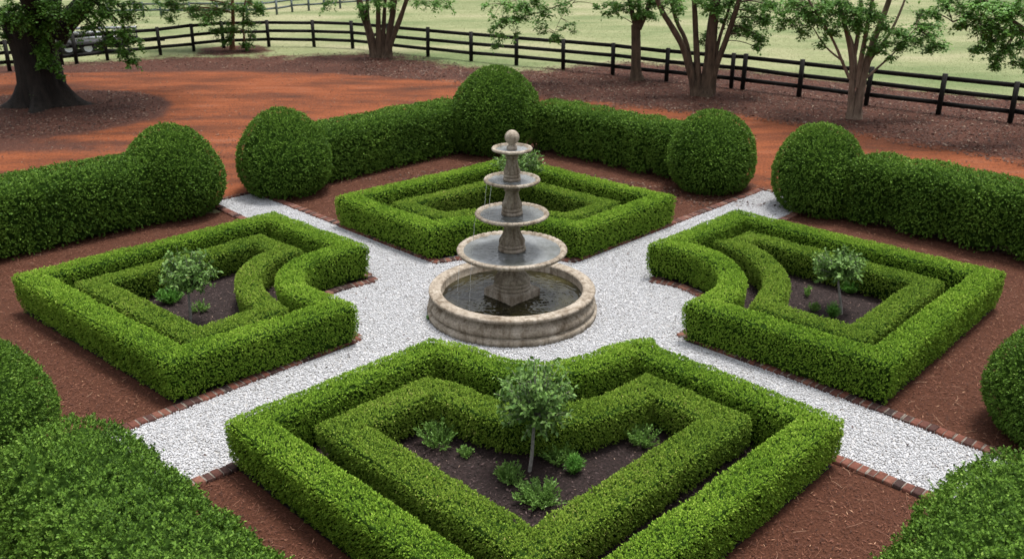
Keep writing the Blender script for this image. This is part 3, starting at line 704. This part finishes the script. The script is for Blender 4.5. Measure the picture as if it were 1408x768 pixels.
for px_, py_, r_, h_, mt, lb, kw in (
    (604, 612, .30, .36, H, 'sparse herb clump in the left corner of the nearest bed', dict(stems=30, per=18)),
    (640, 628, .10, .14, H, 'tiny herb seedling beside the sparse clump of the nearest bed', dict(stems=8)),
    (882, 612, .22, .32, H, 'small herb clump in the right corner of the nearest bed', dict(stems=24, per=18)),
    (790, 650, .11, .24, FH, 'bright feathery upright plant right of the tree in the nearest bed', dict(L=.06, wid=.16, stems=34, upright=.75)),
    (742, 690, .29, .24, H, 'broad herb clump in front of the tree in the nearest bed', dict(stems=46, per=20)),
    (700, 660, .17, .22, H, 'green herb clump hugging the left of the tree stem in the nearest bed', dict(stems=26, per=18)),
    (768, 634, .22, .26, H, 'green herb clump just behind the tree stem in the nearest bed', dict(stems=34, per=18)),
    (236, 416, .24, .30, FH, 'bushy bright herb clump under the left standard rose', dict(stems=50, per=20)),
    (184, 404, .20, .34, H, 'leafy herb in the far left corner of the left bed', dict(stems=24)),
    (276, 428, .16, .18, H, 'low thin herb right of the rose stem in the left bed', dict(stems=14)),
    (343, 358, .13, .26, H, 'small upright herb at the back of the left bed', dict(stems=12)),
    (1144, 436, .10, .26, FH, 'bright feathery plant left of the rose stem in the right bed', dict(L=.06, wid=.16, stems=30, upright=.75)),
    (1118, 428, .09, .2, H, 'thin little herb left of the feathery plant in the right bed', dict(stems=9)),
    (1206, 402, .18, .26, H, 'round leafy herb clump at the back of the right bed', dict(stems=26, L=.05)),
    (1168, 402, .2, .3, FH, 'bushy herb clump behind the rose stem in the right bed', dict(stems=36, per=18)),
    (1110, 408, .10, .2, H, 'sparse small herb at the left of the right bed', dict(stems=8)),
    (592, 440, .05, .10, FH, 'small weed growing against the left foot of the fountain basin', dict(stems=9, L=.03)),
): herb(on(px_, py_), r_, h_, lb, mt, **kw)

# ------------------------------------------------------------------ mulch chips, straw, leaf litter (uncountable)
def scatter(n, test, box, zr=(.004, .02)):
    x = rng.uniform(box[0], box[1], n); y = rng.uniform(box[2], box[3], n); k = test(x, y)
    x, y = x[k], y[k]; return np.stack([x, y, rng.uniform(*zr, len(x))], 1)
def visible(x, y, pad=60):                # keep to what the photograph can see
    zc = y * math.cos(_p) + CAM_H * math.sin(_p); u = 704 + FPX * x / zc
    v = 384 + FPX * (-y * math.sin(_p) + CAM_H * math.cos(_p)) / zc
    return (u > -pad) & (u < 1408 + pad) & (v < 768 + pad)
def in_mulch(x, y):
    a, b = wg(x, y); k = (a > -9.7) & (b < 9.7) & (a < 11) & (b > -11) & visible(x, y)
    k &= ~inside(a, b, cross)
    for P in BEDS.values(): k &= ~inside(a, b, P)
    return k
def in_beds(x, y):
    a, b = wg(x, y); k = np.zeros(len(x), bool)
    for P in BEDS.values(): k |= inside(a, b, offset_poly(P if area2(P) > 0 else P[::-1], .1))
    return k
def flakes(name, P, L, asp, m, label, tilt=.3, lift=0.0, cat='mulch'):
    n = len(P); th = rng.uniform(0, 6.28, n); D = unit(np.stack([np.cos(th), np.sin(th), rng.normal(0, tilt, n)], 1))
    N = unit(np.array([0, 0, 1.0]) + rng.normal(0, tilt, (n, 3))); l_ = L * rng.uniform(.5, 1.5, n)
    P[:, 2] += np.abs(D[:, 2]) * l_ * .3 + lift
    K = kites(P, D, N, l_, l_ * asp * rng.uniform(.6, 1.4, n), .1)
    return tag(link(name, K, quadF(n), m, None, np.repeat(rng.random(n), 4)), label, cat, kind='stuff')
flakes('bark_mulch', scatter(340000, in_mulch, (-13, 13, 5.5, 26)), .045, .17, M['chip_red'], 'red brown shredded bark mulch round the beds')
flakes('bed_mulch', scatter(170000, in_beds, (-9, 9, 6, 23)), .038, .38, M['chip_dark'], 'dark chipped mulch inside the four beds')
def straws(P, m, Lr, label):
    n = len(P); th = rng.uniform(0, 6.28, n); l_ = rng.uniform(*Lr, n); bend = rng.normal(0, .9, n); k = 5; V = []
    t = np.linspace(0, 1, k)
    hd = th[:, None] + bend[:, None] * t; stp = (l_ / (k - 1))[:, None]
    X = P[:, :1] + np.cumsum(np.cos(hd) * stp, 1); Y = P[:, 1:2] + np.cumsum(np.sin(hd) * stp, 1); Z = P[:, 2:] + .012 + .012 * np.sin(t * 3.1)[None]
    w_ = .0014; nx, ny = -np.sin(hd) * w_, np.cos(hd) * w_
    V = np.stack([np.stack([X + nx, Y + ny, Z], -1), np.stack([X - nx, Y - ny, Z + .001], -1)], 2).reshape(n, -1, 3)
    f = np.array([[2 * i_, 2 * i_ + 1, 2 * i_ + 3, 2 * i_ + 2] for i_ in range(k - 1)])
    F = (f[None] + np.arange(n)[:, None, None] * 2 * k).reshape(-1, 4)
    tag(link('pine_straw', V.reshape(-1, 3), F, m, None, np.repeat(rng.beta(2, 2, n), 2 * k)), label, 'straw', kind='stuff')
straws(scatter(15000, in_mulch, (-12, 12, 5.5, 24)), M['straw'], (.08, .26), 'thin pine needles strewn over the red brown mulch')
lit2 = [q for q in lit_poly]
def in_litter(x, y):
    d = sdist(x, y, lit_poly); c = sdist(x, y, clay_poly); o = 4.1 - np.hypot(x - oak_c[0], y - oak_c[1])
    k = ((d > -.5) & (c < .6)) | (o > 0)
    return k & visible(x, y) & ((x > -7) | (rng.random(len(x)) < .35) | (o > 0))
def on_clay(x, y):
    d = sdist(x, y, clay_poly); a, b = wg(x, y); nn = vnoise(np.stack([x * .3, y, x * 0], 1), .8)
    return (d > -.5) & visible(x, y) & ((a < -9.9) | (b > 9.9)) & ((nn > .15) | (rng.random(len(x)) < .3)) & ((x < -2) | (rng.random(len(x)) < .35))
flakes('drive_litter', scatter(60000, on_clay, (-24, 26, 16, 44)), .05, .5, M['litter'], 'bits of dry leaf and bark blown over the red clay drive', .2, 0, 'leaf litter')
flakes('leaf_litter', scatter(150000, in_litter, (-26, 30, 20, 50)), .085, .5, M['litter'], 'dry brown leaves strewn under the trees along the fence', .25, 0, 'leaf litter')
def on_gravel(x, y):
    a, b = wg(x, y); k = inside(a, b, cross)
    for P in BEDS.values(): k &= ~inside(a, b, P)
    return k & (np.hypot(x - FC[0], y - FC[1]) > 1.5)
flakes('fallen_leaves', scatter(700, on_gravel, (-9, 9, 7, 22), (.035, .045)), .04, .5, M['litter'], 'scattered dry leaf bits lying on the white gravel', .2, 0, 'leaf litter')
def in_grass(x, y):
    d = sdist(x, y, lit_poly); k = (d < 1.2) & visible(x, y)
    nn = vnoise(np.stack([x, y, x * 0], 1), .6); return k & (y > 25) & ((d < -.6) | (nn > .1))
def grass(P, hmin, hmax, wd):
    n = len(P); th = rng.uniform(0, 6.28, n); D = unit(np.stack([np.cos(th), np.sin(th), np.full(n, .75)], 1)); N = unit(np.array([0, 0, 1.0]) + rng.normal(0, .25, (n, 3)))
    l_ = rng.uniform(hmin, hmax, n); K = kites(P, D, N, l_, np.full(n, wd), .3)
    tn = np.clip(.55 + .4 * vnoise(P * [1, 2, 0], .12) + rng.normal(0, .12, n), 0, 1)
    tag(link('grass', K, quadF(n), M['grass_blade'], None, np.repeat(tn, 4)), 'short dry grass growing in the pasture beyond the fence', 'grass', kind='stuff')
grass(scatter(160000, in_grass, (-35, 45, 28, 80), (-.01, 0)), .03, .09, .016)

# ------------------------------------------------------------------ fences
def fence(name, base_pts, h, rails, m, label, post=.13, rw=.045, rh=.15, side=1):
    e = empty(name, (*base_pts[0][:2], 0), label, 'fence')
    B = [np.array([*q[:2], 0]) for q in base_pts]
    for q in B:
        g = Geo(); hh = h * random.uniform(.98, 1.03); g.box((q[0], q[1], hh / 2), (post, post, hh), random.uniform(-.2, .2) + .8, tilt=(random.gauss(0, .012), random.gauss(0, .012)))
        localise(g.build('post', m, e))
    for p, q in zip(B[:-1], B[1:]):
        if np.linalg.norm(q - p) < .9: pass
        d = unit(q - p); nrm = np.array([-d[1], d[0], 0]) * side * (post / 2 + rw / 2 + .003)
        for z in rails:
            g = Geo(); z1, z2 = z + random.gauss(0, .012), z + random.gauss(0, .012)
            g.bar(p + nrm - d * .02 + [0, 0, z1], q + nrm + d * .018 + [0, 0, z2], rw * random.uniform(.94, 1.06), rh); localise(g.build('rail', m, e))
    return e
fpx = [(-150, 118), (-95, 110), (-40, 103), (14, 98), (25, 97), (86, 90), (106, 88), (148, 83), (221, 76), (267, 70.5), (308, 66), (370, 64.5), (432, 64.8), (485, 67), (535, 72), (589, 78), (648, 84), (710, 90), (774, 96), (842, 103), (916, 112), (1005, 121), (1021, 123), (1098, 133), (1191, 145), (1290, 157), (1388, 169), (1490, 183), (1600, 198)]
fence('paddock_fence', [on(*q) for q in fpx], 1.34, (.36, .78, 1.2), M['fence_black'], 'long black three rail fence curving across the back of the garden')
fence('field_fence', [on(*q) for q in [(150, 24), (198, 23.5), (222, 23), (262, 23), (300, 23), (340, 23), (362, 22.5), (381, 20.5), (402, 17), (425, 15), (446, 13.5), (468, 12), (492, 10), (516, 8.5), (545, 6)]], .95, (.42, .82), M['fence_grey'], 'pale grey two rail fence far off in the field at upper left', .11, .05, .12)

# ------------------------------------------------------------------ trailer parked in the field
tb = on(122, 71)
tr = empty('flatbed_trailer', tb, 'dark flatbed trailer with pale side rails parked in the field behind the oak', 'trailer')
ang = R(8)
def tl(x, y, z): return (tb[0] + x * math.cos(ang) - y * math.sin(ang), tb[1] + x * math.sin(ang) + y * math.cos(ang), z)
g = Geo(); g.box(tl(0, 0, .46), (4.4, 1.9, .14), ang); g.box(tl(0, -.99, .45), (4.4, .06, .3), ang); g.box(tl(0, .99, .45), (4.4, .06, .3), ang); localise(g.build('deck', M['trailer_dark'], tr))
g = Geo(); g.bar(tl(2.2, -.5, .5), tl(3.4, 0, .5), .08, .1); g.bar(tl(2.2, .5, .5), tl(3.4, 0, .5), .08, .1); g.bar(tl(3.3, 0, .5), tl(3.7, 0, .5), .08, .1); localise(g.build('drawbar', M['trailer_dark'], tr))
for sy in (-.97, .97):
    g = Geo()
    for z in (.78, 1.02): g.bar(tl(-2.2, sy, z), tl(2.2, sy, z), .05, .12)
    for x in (-2.15, -1.1, 0, 1.1, 2.15): g.box(tl(x, sy * 1.045, .85), (.06, .06, .5), ang)
    localise(g.build('side_rail', M['trailer_pale'], tr))
for sx in (-.55, .35):
    for sy in (-1.06, 1.06):
        g = Geo(); k = 20; th = np.arange(k) / k * 6.2832
        rings = [(.2, -.09), (.33, -.1), (.36, -.06), (.36, .06), (.33, .1), (.2, .09)]
        Vv = np.array([tl(sx + r_ * math.cos(t), sy + y_, (.3 + r_ * .85 * math.sin(t))) for r_, y_ in rings for t in th])
        i = np.arange(len(rings) - 1)[:, None] * k; j = np.arange(k)[None]
        g.add(Vv, np.stack([i + j, i + (j + 1) % k, i + k + (j + 1) % k, i + k + j], -1).reshape(-1, 4)); wh = localise(g.build('wheel', M['tyre'], tr, True))
        g = Geo(); Vv = np.array([tl(sx + r_ * math.cos(t), sy + y_, (.3 + r_ * .85 * math.sin(t))) for r_, y_ in ((.2, -.085), (.15, -.05), (.02, -.06)) for t in th])
        i = np.arange(2)[:, None] * k; g.add(Vv, np.stack([i + j, i + (j + 1) % k, i + k + (j + 1) % k, i + k + j], -1).reshape(-1, 4)); rm = g.build('rim', M['trailer_pale'], wh, True); 

# ------------------------------------------------------------------ trees
def limb(g, pts, r0, r1, k=10, lump=.12, steps=14):
    pts = np.asarray(pts, float); P = smooth_poly(pts, 2) if len(pts) > 2 else np.linspace(pts[0], pts[1], 8)
    r = np.linspace(r0, r1, len(P)) * (1 + .5 * np.exp(-np.clip(P[:, 2], 0, 9) / .22)); P = P + np.cumsum(rng.normal(0, r1 * .06, P.shape), 0) * np.linspace(0, 1, len(P))[:, None]
    g.tube(P, r, k, lump=lump); return P
def clump(cen, rad, n_twig, leaf, droop=.25, flat=.55, per=20, start=None, g=None, wid=.6):
    n_twig = max(2, int(n_twig * 2.2))
    """twigs radiating through a clump, alternate leaves along each"""
    cen = np.array(cen, float); K = []
    for q in range(n_twig):
        d = unit(rng.normal(size=3) * [1, 1, flat]); s0 = cen - d * rad * rng.uniform(0, .25) + rng.normal(0, .15, 3) * rad * [1, 1, flat]
        ln = rad * rng.uniform(.6, 1.15); t = np.linspace(0, 1, 5)[:, None]
        tw = s0 + d * ln * t + np.array([0, 0, -1]) * droop * ln * t ** 2
        if g is not None and q % 5 == 0: g.tube(tw, np.linspace(.012, .004, 5), 4)
        u = rng.uniform(.05, 1.0, (per, 1)); P = s0 + d * ln * u + np.array([0, 0, -1]) * droop * ln * u ** 2 + rng.normal(0, leaf * .35, (per, 3))
        sd = np.cross(d, [0, 0, 1.0]); sd = sd / (np.linalg.norm(sd) + 1e-6)
        D = unit(d * .6 + sd * np.sign(rng.normal(size=(per, 1))) * .9 + np.array([0, 0, -.35]) + rng.normal(0, .25, (per, 3)))
        N = unit(np.array([0, 0, 1.0]) + rng.normal(0, .42, (per, 3))); l_ = leaf * rng.uniform(.65, 1.25, per)
        K.append(kites(P, D, N, l_, l_ * wid * rng.uniform(.8, 1.2, per), .2))
    return np.vstack(K)
def tree(name, base, stems, pads, crown, leaf, leaf_m, bark_m, label, tw=5, per=20, thin=1.0):
    """stems: lists of points (first is lowest) with radii; pads: seen leaf masses (point, radius, twigs); crown: the rest above the picture"""
    e = empty(name, (base[0], base[1], 0), label, 'tree', 'trees along the back of the garden'); g = Geo(); tips = []
    for pts, r0, r1 in stems:
        P = limb(g, pts, r0 * thin, r1 * thin); tips.append(P[len(P) // 2:])
    tips = np.vstack(tips); K = []
    (cc, cr, n) = crown; pads = list(pads)
    for q in range(n):
        d = rng.normal(size=3); d = d / np.linalg.norm(d); p = np.array(cc) + d * np.array(cr) * rng.uniform(.35, 1) ** .5
        pads.append((p, rng.uniform(.7, 1.1), tw))
    for p, r, k in list(pads):             # each leaf mass breaks into smaller ones round it
        for _ in range(2): pads.append((np.array(p) + rng.normal(0, .55, 3) * r * np.array([1, 1, .55]) + [0, 0, .12], r * .75, max(1, int(k * .55))))
    for p, r, k in pads:
        j = np.argmin(np.linalg.norm(tips - p, axis=1) + (tips[:, 2] > p[2] + .6) * 1.0); s = tips[j]
        mid = (s + p) / 2 + np.array([0, 0, .15 * np.linalg.norm(p - s)]); t = np.linspace(0, 1, 8)[:, None]
        br = s * (1 - t) ** 2 + 2 * mid * t * (1 - t) + np.array(p) * t ** 2
        g.tube(br, np.linspace(min(.03, .008 + .009 * np.linalg.norm(p - s)), .005, 8), 5)
        K.append(clump(p, r, k, leaf, g=g, per=per))
    K = np.vstack(K)
    localise(g.build('trunk', bark_m, e, True))
    localise(link('crown', K, quadF(len(K) // 4), leaf_m, e, np.repeat(rng.beta(2, 2, len(K) // 4), 4)))
    return e
def st(Y, pix, r0, r1, bend=0.0):         # a stem seen at these picture points, leaning in depth by bend
    return ([at(x, y, Y + bend * i_) for i_, (x, y) in enumerate(pix)], r0, r1)
def pd(Y, lst, k=7): return [(at(x, y, Y + dy), r, kk if kk else k) for x, y, dy, r, kk in lst]

# oak: flared trunk, limbs, ivy
Yo = on(70, 143)[1]; ob = np.array([on(72, 140)[0], Yo, 0])
def oak():
    e = empty('oak_tree', ob, 'massive dark oak with flared ivied trunk at upper left', 'tree', 'trees along the back of the garden')
    g = Geo(); k = 40; th = np.arange(k) / k * 2 * np.pi
    zz = np.array([-.05, .05, .15, .3, .5, .8, 1.2, 1.7, 2.2, 2.7, 3.1]); rr = np.array([1.28, 1.12, 1.0, .91, .86, .78, .74, .72, .74, .8, .78])
    V = []
    for z, r in zip(zz, rr):
        fl = 1 + (.36 * np.cos(5 * th + .6) + .16 * np.cos(9 * th)) * np.clip((.9 - z) / 1.0, 0, 1) ** 1.3 + .035 * np.cos(13 * th + z * 1.2) + .02 * np.cos(29 * th)
        V.append(np.stack([ob[0] + r * fl * np.cos(th) - .05 * z, ob[1] + r * fl * np.sin(th), np.full(k, z)], 1))
    n = len(zz); i = np.arange(n - 1)[:, None] * k; j = np.arange(k)[None]
    g.add(np.vstack(V), np.stack([i + j, i + (j + 1) % k, i + k + (j + 1) % k, i + k + j], -1).reshape(-1, 4))
    tops = []
    for pts, r0, r1 in (([(76, 50, 0), (100, 22, .2), (140, -20, .5), (200, -60, 1.2), (280, -90, 2)], .42, .12), ([(52, 48, 0), (25, 35, -.3), (-30, 5, -1), (-110, -40, -2)], .42, .12),
                        ([(66, 45, 0), (64, 0, 0), (55, -60, .5), (60, -130, 1)], .6, .16), ([(62, 42, .3), (80, -30, 2), (120, -90, 4)], .4, .1), ([(58, 42, -.2), (30, -30, -2), (10, -80, -4)], .4, .1)):
        tops.append(limb(g, [at(x, y, Yo + d) for x, y, d in pts], r0, r1, 14, .15))
    tips = np.vstack(tops); K = []
    pads = pd(Yo, [(140, 18, -.5, .75, 12), (165, 45, -.4, .55, 11), (150, 55, -.6, .5, 9), (170, 72, -.5, .42, 8), (180, 84, -.5, .3, 5), (125, 35, -.8, .6, 8), (185, 55, -.3, .4, 6), (110, 10, -.9, .7, 10), (175, 22, 0, .6, 9), (90, 18, -1.1, .6, 8),
                   (20, 10, -1.2, .8, 14), (5, 25, -1, .6, 8), (45, 12, -1.2, .8, 14), (70, 5, -1.3, .7, 12), (8, 48, -.5, .35, 5), (-20, 40, -.6, .6, 8), (150, 0, 0, .8, 10), (185, 5, .3, .5, 6), (120, -5, -.5, .8, 10), (30, -10, -1.3, .9, 12), (70, 30, -1.05, .5, 7), (35, 28, -1.05, .5, 8)])
    for q in range(110):
        d = unit(rng.normal(size=3)); pads.append((np.array([ob[0] + .5, ob[1] + .5, 8.6]) + d * np.array([6.2, 5.5, 3.0]) * rng.uniform(.5, 1), rng.uniform(.8, 1.2), 7))
    for p, r, kk in pads:
        s = tips[np.argmin(np.linalg.norm(tips - p, axis=1))]; mid = (s + p) / 2 + [0, 0, .2]; t = np.linspace(0, 1, 7)[:, None]
        g.tube(s * (1 - t) ** 2 + 2 * mid * t * (1 - t) + np.array(p) * t ** 2, np.linspace(.05, .012, 7), 5)
        K.append(clump(p, r, kk, .11, droop=.5, g=g, per=24, wid=.7))
    K = np.vstack(K)
    localise(g.build('trunk', M['bark_dark'], e, True)); localise(link('crown', K, quadF(len(K) // 4), M['oak_leaf'], e, np.repeat(rng.beta(2, 2, len(K) // 4), 4)))
    I = []
    for x, y, r, kk in ((50, 42, .3, 10), (62, 36, .22, 7), (55, 70, .32, 10), (68, 78, .34, 12), (76, 92, .24, 8), (84, 104, .15, 5), (62, 58, .25, 8), (80, 62, .22, 6), (48, 130, .1, 3), (58, 88, .22, 7), (45, 30, .4, 10)):
        I.append(clump(at(x, y, Yo - .82), r, kk, .085, droop=.3, flat=.9, per=18, wid=.8))
    I = np.vstack(I); localise(link('ivy', I, quadF(len(I) // 4), M['oak_leaf'], e, np.repeat(rng.beta(2.4, 1.8, len(I) // 4), 4)))
oak()
TL = M['tree_leaf']
# young tree with the orange stem by the fence corner
b_ = on(320, 68); Y = b_[1]
tree('young_tree', b_, [st(Y, [(320, 69), (319, 50), (321, 25), (318, -20), (322, -60)], .13, .05), st(Y, [(334, 66), (336, 50), (333, 35), (338, -5)], .06, .03)],
     pd(Y, [(240, 8, 0, .8, 10), (265, 12, -.3, .8, 10), (235, 25, 0, .4, 5), (300, 15, -.6, 1.0, 14), (330, 12, -.6, .9, 12), (355, 12, -.3, .6, 8), (300, 42, -.6, .5, 7), (318, 40, -.7, .4, 6), (342, 32, -.5, .6, 8), (310, 58, -.5, .35, 4), (338, 62, -.5, .4, 5), (280, 22, -.4, .6, 7), (225, 5, 0, .5, 5), (345, 50, -.4, .3, 3)]),
     ((b_[0] - .6, Y, 5.4), (2.8, 2.6, 1.9), 20), .12, M['oak_leaf'], M['bark_orange'], 'young tree with slim orange brown stem and drooping foliage before the fence corner')
# multi-stem tree behind the far hedge
b_ = on(523, 79); Y = b_[1]
tree('crape_myrtle', b_, [st(Y, [(516, 81), (508, 45), (497, 15), (488, -30), (470, -80)], .2, .08, .1), st(Y, [(519, 80), (512, 50), (504, 25), (506, -40)], .15, .06), st(Y, [(522, 80), (520, 40), (520, 0), (516, -60)], .17, .07, -.1), st(Y, [(527, 80), (527, 45), (529, 10), (532, -50)], .14, .06, .1), st(Y, [(531, 80), (536, 40), (542, 10), (548, -50)], .19, .08), st(Y, [(530, 80), (545, 40), (556, 10), (566, -20), (580, -70)], .15, .06, -.2), st(Y + .3, [(536, 78), (537, 50), (540, 20), (535, -40)], .12, .05)],
     pd(Y, [(500, 10, -.3, .4, 5), (520, 5, -.4, .5, 6), (600, 4, 0, .6, 5), (575, 3, 0, .5, 4), (618, 8, 0, .35, 3), (450, 3, 0, .6, 5), (540, 6, -.5, .4, 4), (498, 20, -.2, .25, 3)]),
     ((b_[0], Y, 6.2), (3.2, 3, 2.2), 24), .12, TL, M['bark'], 'multi stemmed tree left of the tallest dome in front of the fence')
# single trunk forked tree
b_ = on(876, 110); Y = b_[1]
tree('maple_tree', b_, [st(Y, [(876, 111), (874, 95), (875, 65), (875, 38)], .23, .17), st(Y, [(876, 40), (868, 15), (862, -25), (850, -80)], .13, .05), st(Y, [(877, 40), (879, 10), (880, -60)], .12, .05), st(Y, [(878, 40), (888, 20), (896, -10), (910, -70)], .13, .05),
      st(Y - .4, [(864, -30), (835, -34), (800, -4), (752, 14), (705, 28), (682, 48)], .035, .006), st(Y - .5, [(852, -40), (815, -30), (790, 2), (772, 22), (762, 46)], .022, .005), st(Y - .5, [(850, -36), (800, -20), (740, -8), (690, 6)], .025, .006)],
     pd(Y, [(700, 8, -.5, .6, 5), (735, 4, -.5, .6, 6), (770, 5, -.5, .6, 5), (690, 28, -.5, .55, 5), (715, 25, -.5, .5, 5), (745, 20, -.5, .5, 4), (690, 48, -.5, .4, 3), (675, 42, -.5, .35, 2), (745, 40, -.5, .35, 2), (765, 48, -.5, .35, 2), (788, 44, -.5, .25, 2), (680, 62, -.5, .25, 2), (765, 55, -.5, .2, 1), (668, 8, -.5, .35, 2), (850, 12, -.2, .5, 7), (835, 18, 0, .35, 4), (870, 5, -.3, .5, 7), (892, 18, -.1, .4, 5), (900, 5, 0, .45, 6), (935, 8, .3, .4, 4), (880, 20, -.3, .3, 4), (710, 45, -.5, .4, 3), (725, 12, -.5, .5, 4)]),
     ((b_[0] - .6, Y, 6.0), (3.6, 3, 2.2), 24), .12, TL, M['bark'], 'single trunk tree forking low in front of the fence')
# three stout stems
b_ = on(963, 131); Y = b_[1]
tree('crape_myrtle', b_, [st(Y, [(957, 132), (949, 95), (940, 65), (926, 40), (908, 12), (895, -30)], .2, .07), st(Y, [(957, 130), (950, 90), (944, 55), (930, 30), (920, -10), (912, -50)], .13, .05, .15), st(Y, [(960, 131), (959, 90), (957, 40), (954, -30)], .18, .09, .1), st(Y, [(969, 133), (975, 95), (979, 40), (984, 5), (990, -50)], .32, .13), st(Y, [(983, 85), (987, 60), (996, 30), (1008, -5)], .1, .04), st(Y, [(978, 128), (982, 95), (996, 62), (1010, 20), (1024, -25)], .17, .08, -.1)],
     pd(Y, [(1035, 15, -.3, .6, 9), (1050, 30, -.3, .5, 7), (1020, 35, -.2, .45, 6), (1045, 55, -.4, .3, 4), (1030, 45, -.2, .4, 5), (1010, 45, 0, .3, 3), (970, 48, .3, .3, 3), (972, 62, .3, .25, 2), (930, 15, 0, .4, 4), (985, 15, -.3, .4, 5), (1000, 25, .2, .4, 4), (1060, 10, 0, .5, 6), (1040, 65, -.4, .22, 3), (975, 8, .2, .4, 5), (998, 5, 0, .5, 6), (960, 0, 0, .6, 5), (920, 3, 0, .5, 5), (1055, 3, .2, .5, 6)]),
     ((b_[0] + .3, Y, 6.2), (3, 2.8, 2.1), 24), .115, TL, M['bark'], 'tree of three stout brown stems between two fence posts', thin=.85)
# pale vase-shaped tree at the right
b_ = on(1174, 163); Y = b_[1]
tree('crape_myrtle', b_, [st(Y, [(1169, 164), (1170, 135), (1172, 105), (1170, 70), (1163, 40), (1150, -10), (1140, -50)], .16, .06), st(Y, [(1176, 164), (1182, 130), (1188, 100), (1200, 60), (1220, 10), (1236, -40)], .24, .08), st(Y, [(1172, 130), (1172, 90), (1180, 50), (1185, 0), (1182, -50)], .12, .06, .1), st(Y, [(1178, 120), (1183, 85), (1192, 40), (1200, 0), (1206, -50)], .13, .06, -.1),
      st(Y, [(1168, 108), (1158, 85), (1148, 60), (1134, 35), (1112, 2), (1100, -30)], .08, .03, -.1), st(Y, [(1160, 85), (1140, 70), (1128, 55), (1118, 38)], .05, .02, .05), st(Y, [(1190, 108), (1205, 95), (1222, 80), (1240, 62), (1258, 40)], .06, .02), st(Y, [(1186, 98), (1205, 70), (1225, 45), (1245, 0), (1256, -40)], .09, .03, .1), st(Y, [(1176, 110), (1176, 70), (1160, 30), (1150, -20)], .1, .04, .15)],
     pd(Y, [(1085, 28, 0, .5, 7), (1105, 20, -.2, .6, 10), (1125, 30, -.3, .5, 8), (1150, 18, -.6, .6, 12), (1175, 15, -.7, .6, 12), (1200, 22, -.5, .5, 8), (1075, 38, .2, .3, 3), (1105, 45, .1, .3, 3), (1140, 45, -.3, .35, 4), (1130, 62, 0, .2, 2), (1235, 45, -.2, .55, 9), (1255, 55, -.1, .45, 7), (1280, 48, 0, .45, 7), (1290, 62, 0, .35, 5), (1215, 62, -.3, .4, 6), (1240, 66, -.2, .3, 4), (1225, 78, -.3, .25, 3), (1270, 35, .1, .5, 7), (1215, 35, -.4, .4, 6), (1130, 8, -.2, .6, 10), (1180, 35, -.6, .4, 6), (1160, 32, -.5, .4, 6), (1090, 8, 0, .5, 6), (1275, 70, .1, .25, 3), (1205, 72, -.2, .3, 3)], 8),
     ((b_[0] + .2, Y, 6.0), (3.2, 2.8, 1.8), 24), .105, TL, M['bark_pale'], 'vase shaped pale barked tree of many stems near the right fence', thin=.72)
# tree whose trunk stands outside the right edge
b_ = on(1520, 190); Y = 26.5; b_ = np.array([on(1500, 190)[0], Y + .5, 0])
tree('maple_tree', b_, [([b_, b_ + [0, 0, 1.5], b_ + [.1, 0, 3.0], b_ + [0, .1, 5]], .28, .12), ([b_ + [0, 0, 2.4], at(1430, 55, Y), at(1390, 28, Y), at(1340, -10, Y)], .09, .03), ([b_ + [0, 0, 3], at(1440, 20, Y), at(1390, 10, Y), at(1310, 30, Y)], .08, .02)],
     pd(Y, [(1330, 20, 0, .5, 9), (1350, 35, 0, .5, 10), (1375, 25, 0, .5, 10), (1395, 40, 0, .5, 9), (1320, 35, 0, .35, 5), (1365, 55, 0, .4, 8), (1385, 65, 0, .4, 8), (1370, 78, 0, .3, 5), (1365, 92, 0, .22, 4), (1345, 68, 0, .3, 5), (1405, 60, 0, .4, 6), (1400, 15, 0, .6, 11), (1345, 5, 0, .6, 11), (1300, 10, .2, .5, 7), (1285, 20, .3, .35, 4), (1395, 85, 0, .25, 3), (1372, 5, 0, .6, 10), (1408, 90, 0, .25, 3)], 8),
     ((b_[0], Y, 6.0), (3, 2.8, 1.8), 20), .10, TL, M['bark'], 'leafy branches of a tree reaching in from the right edge')
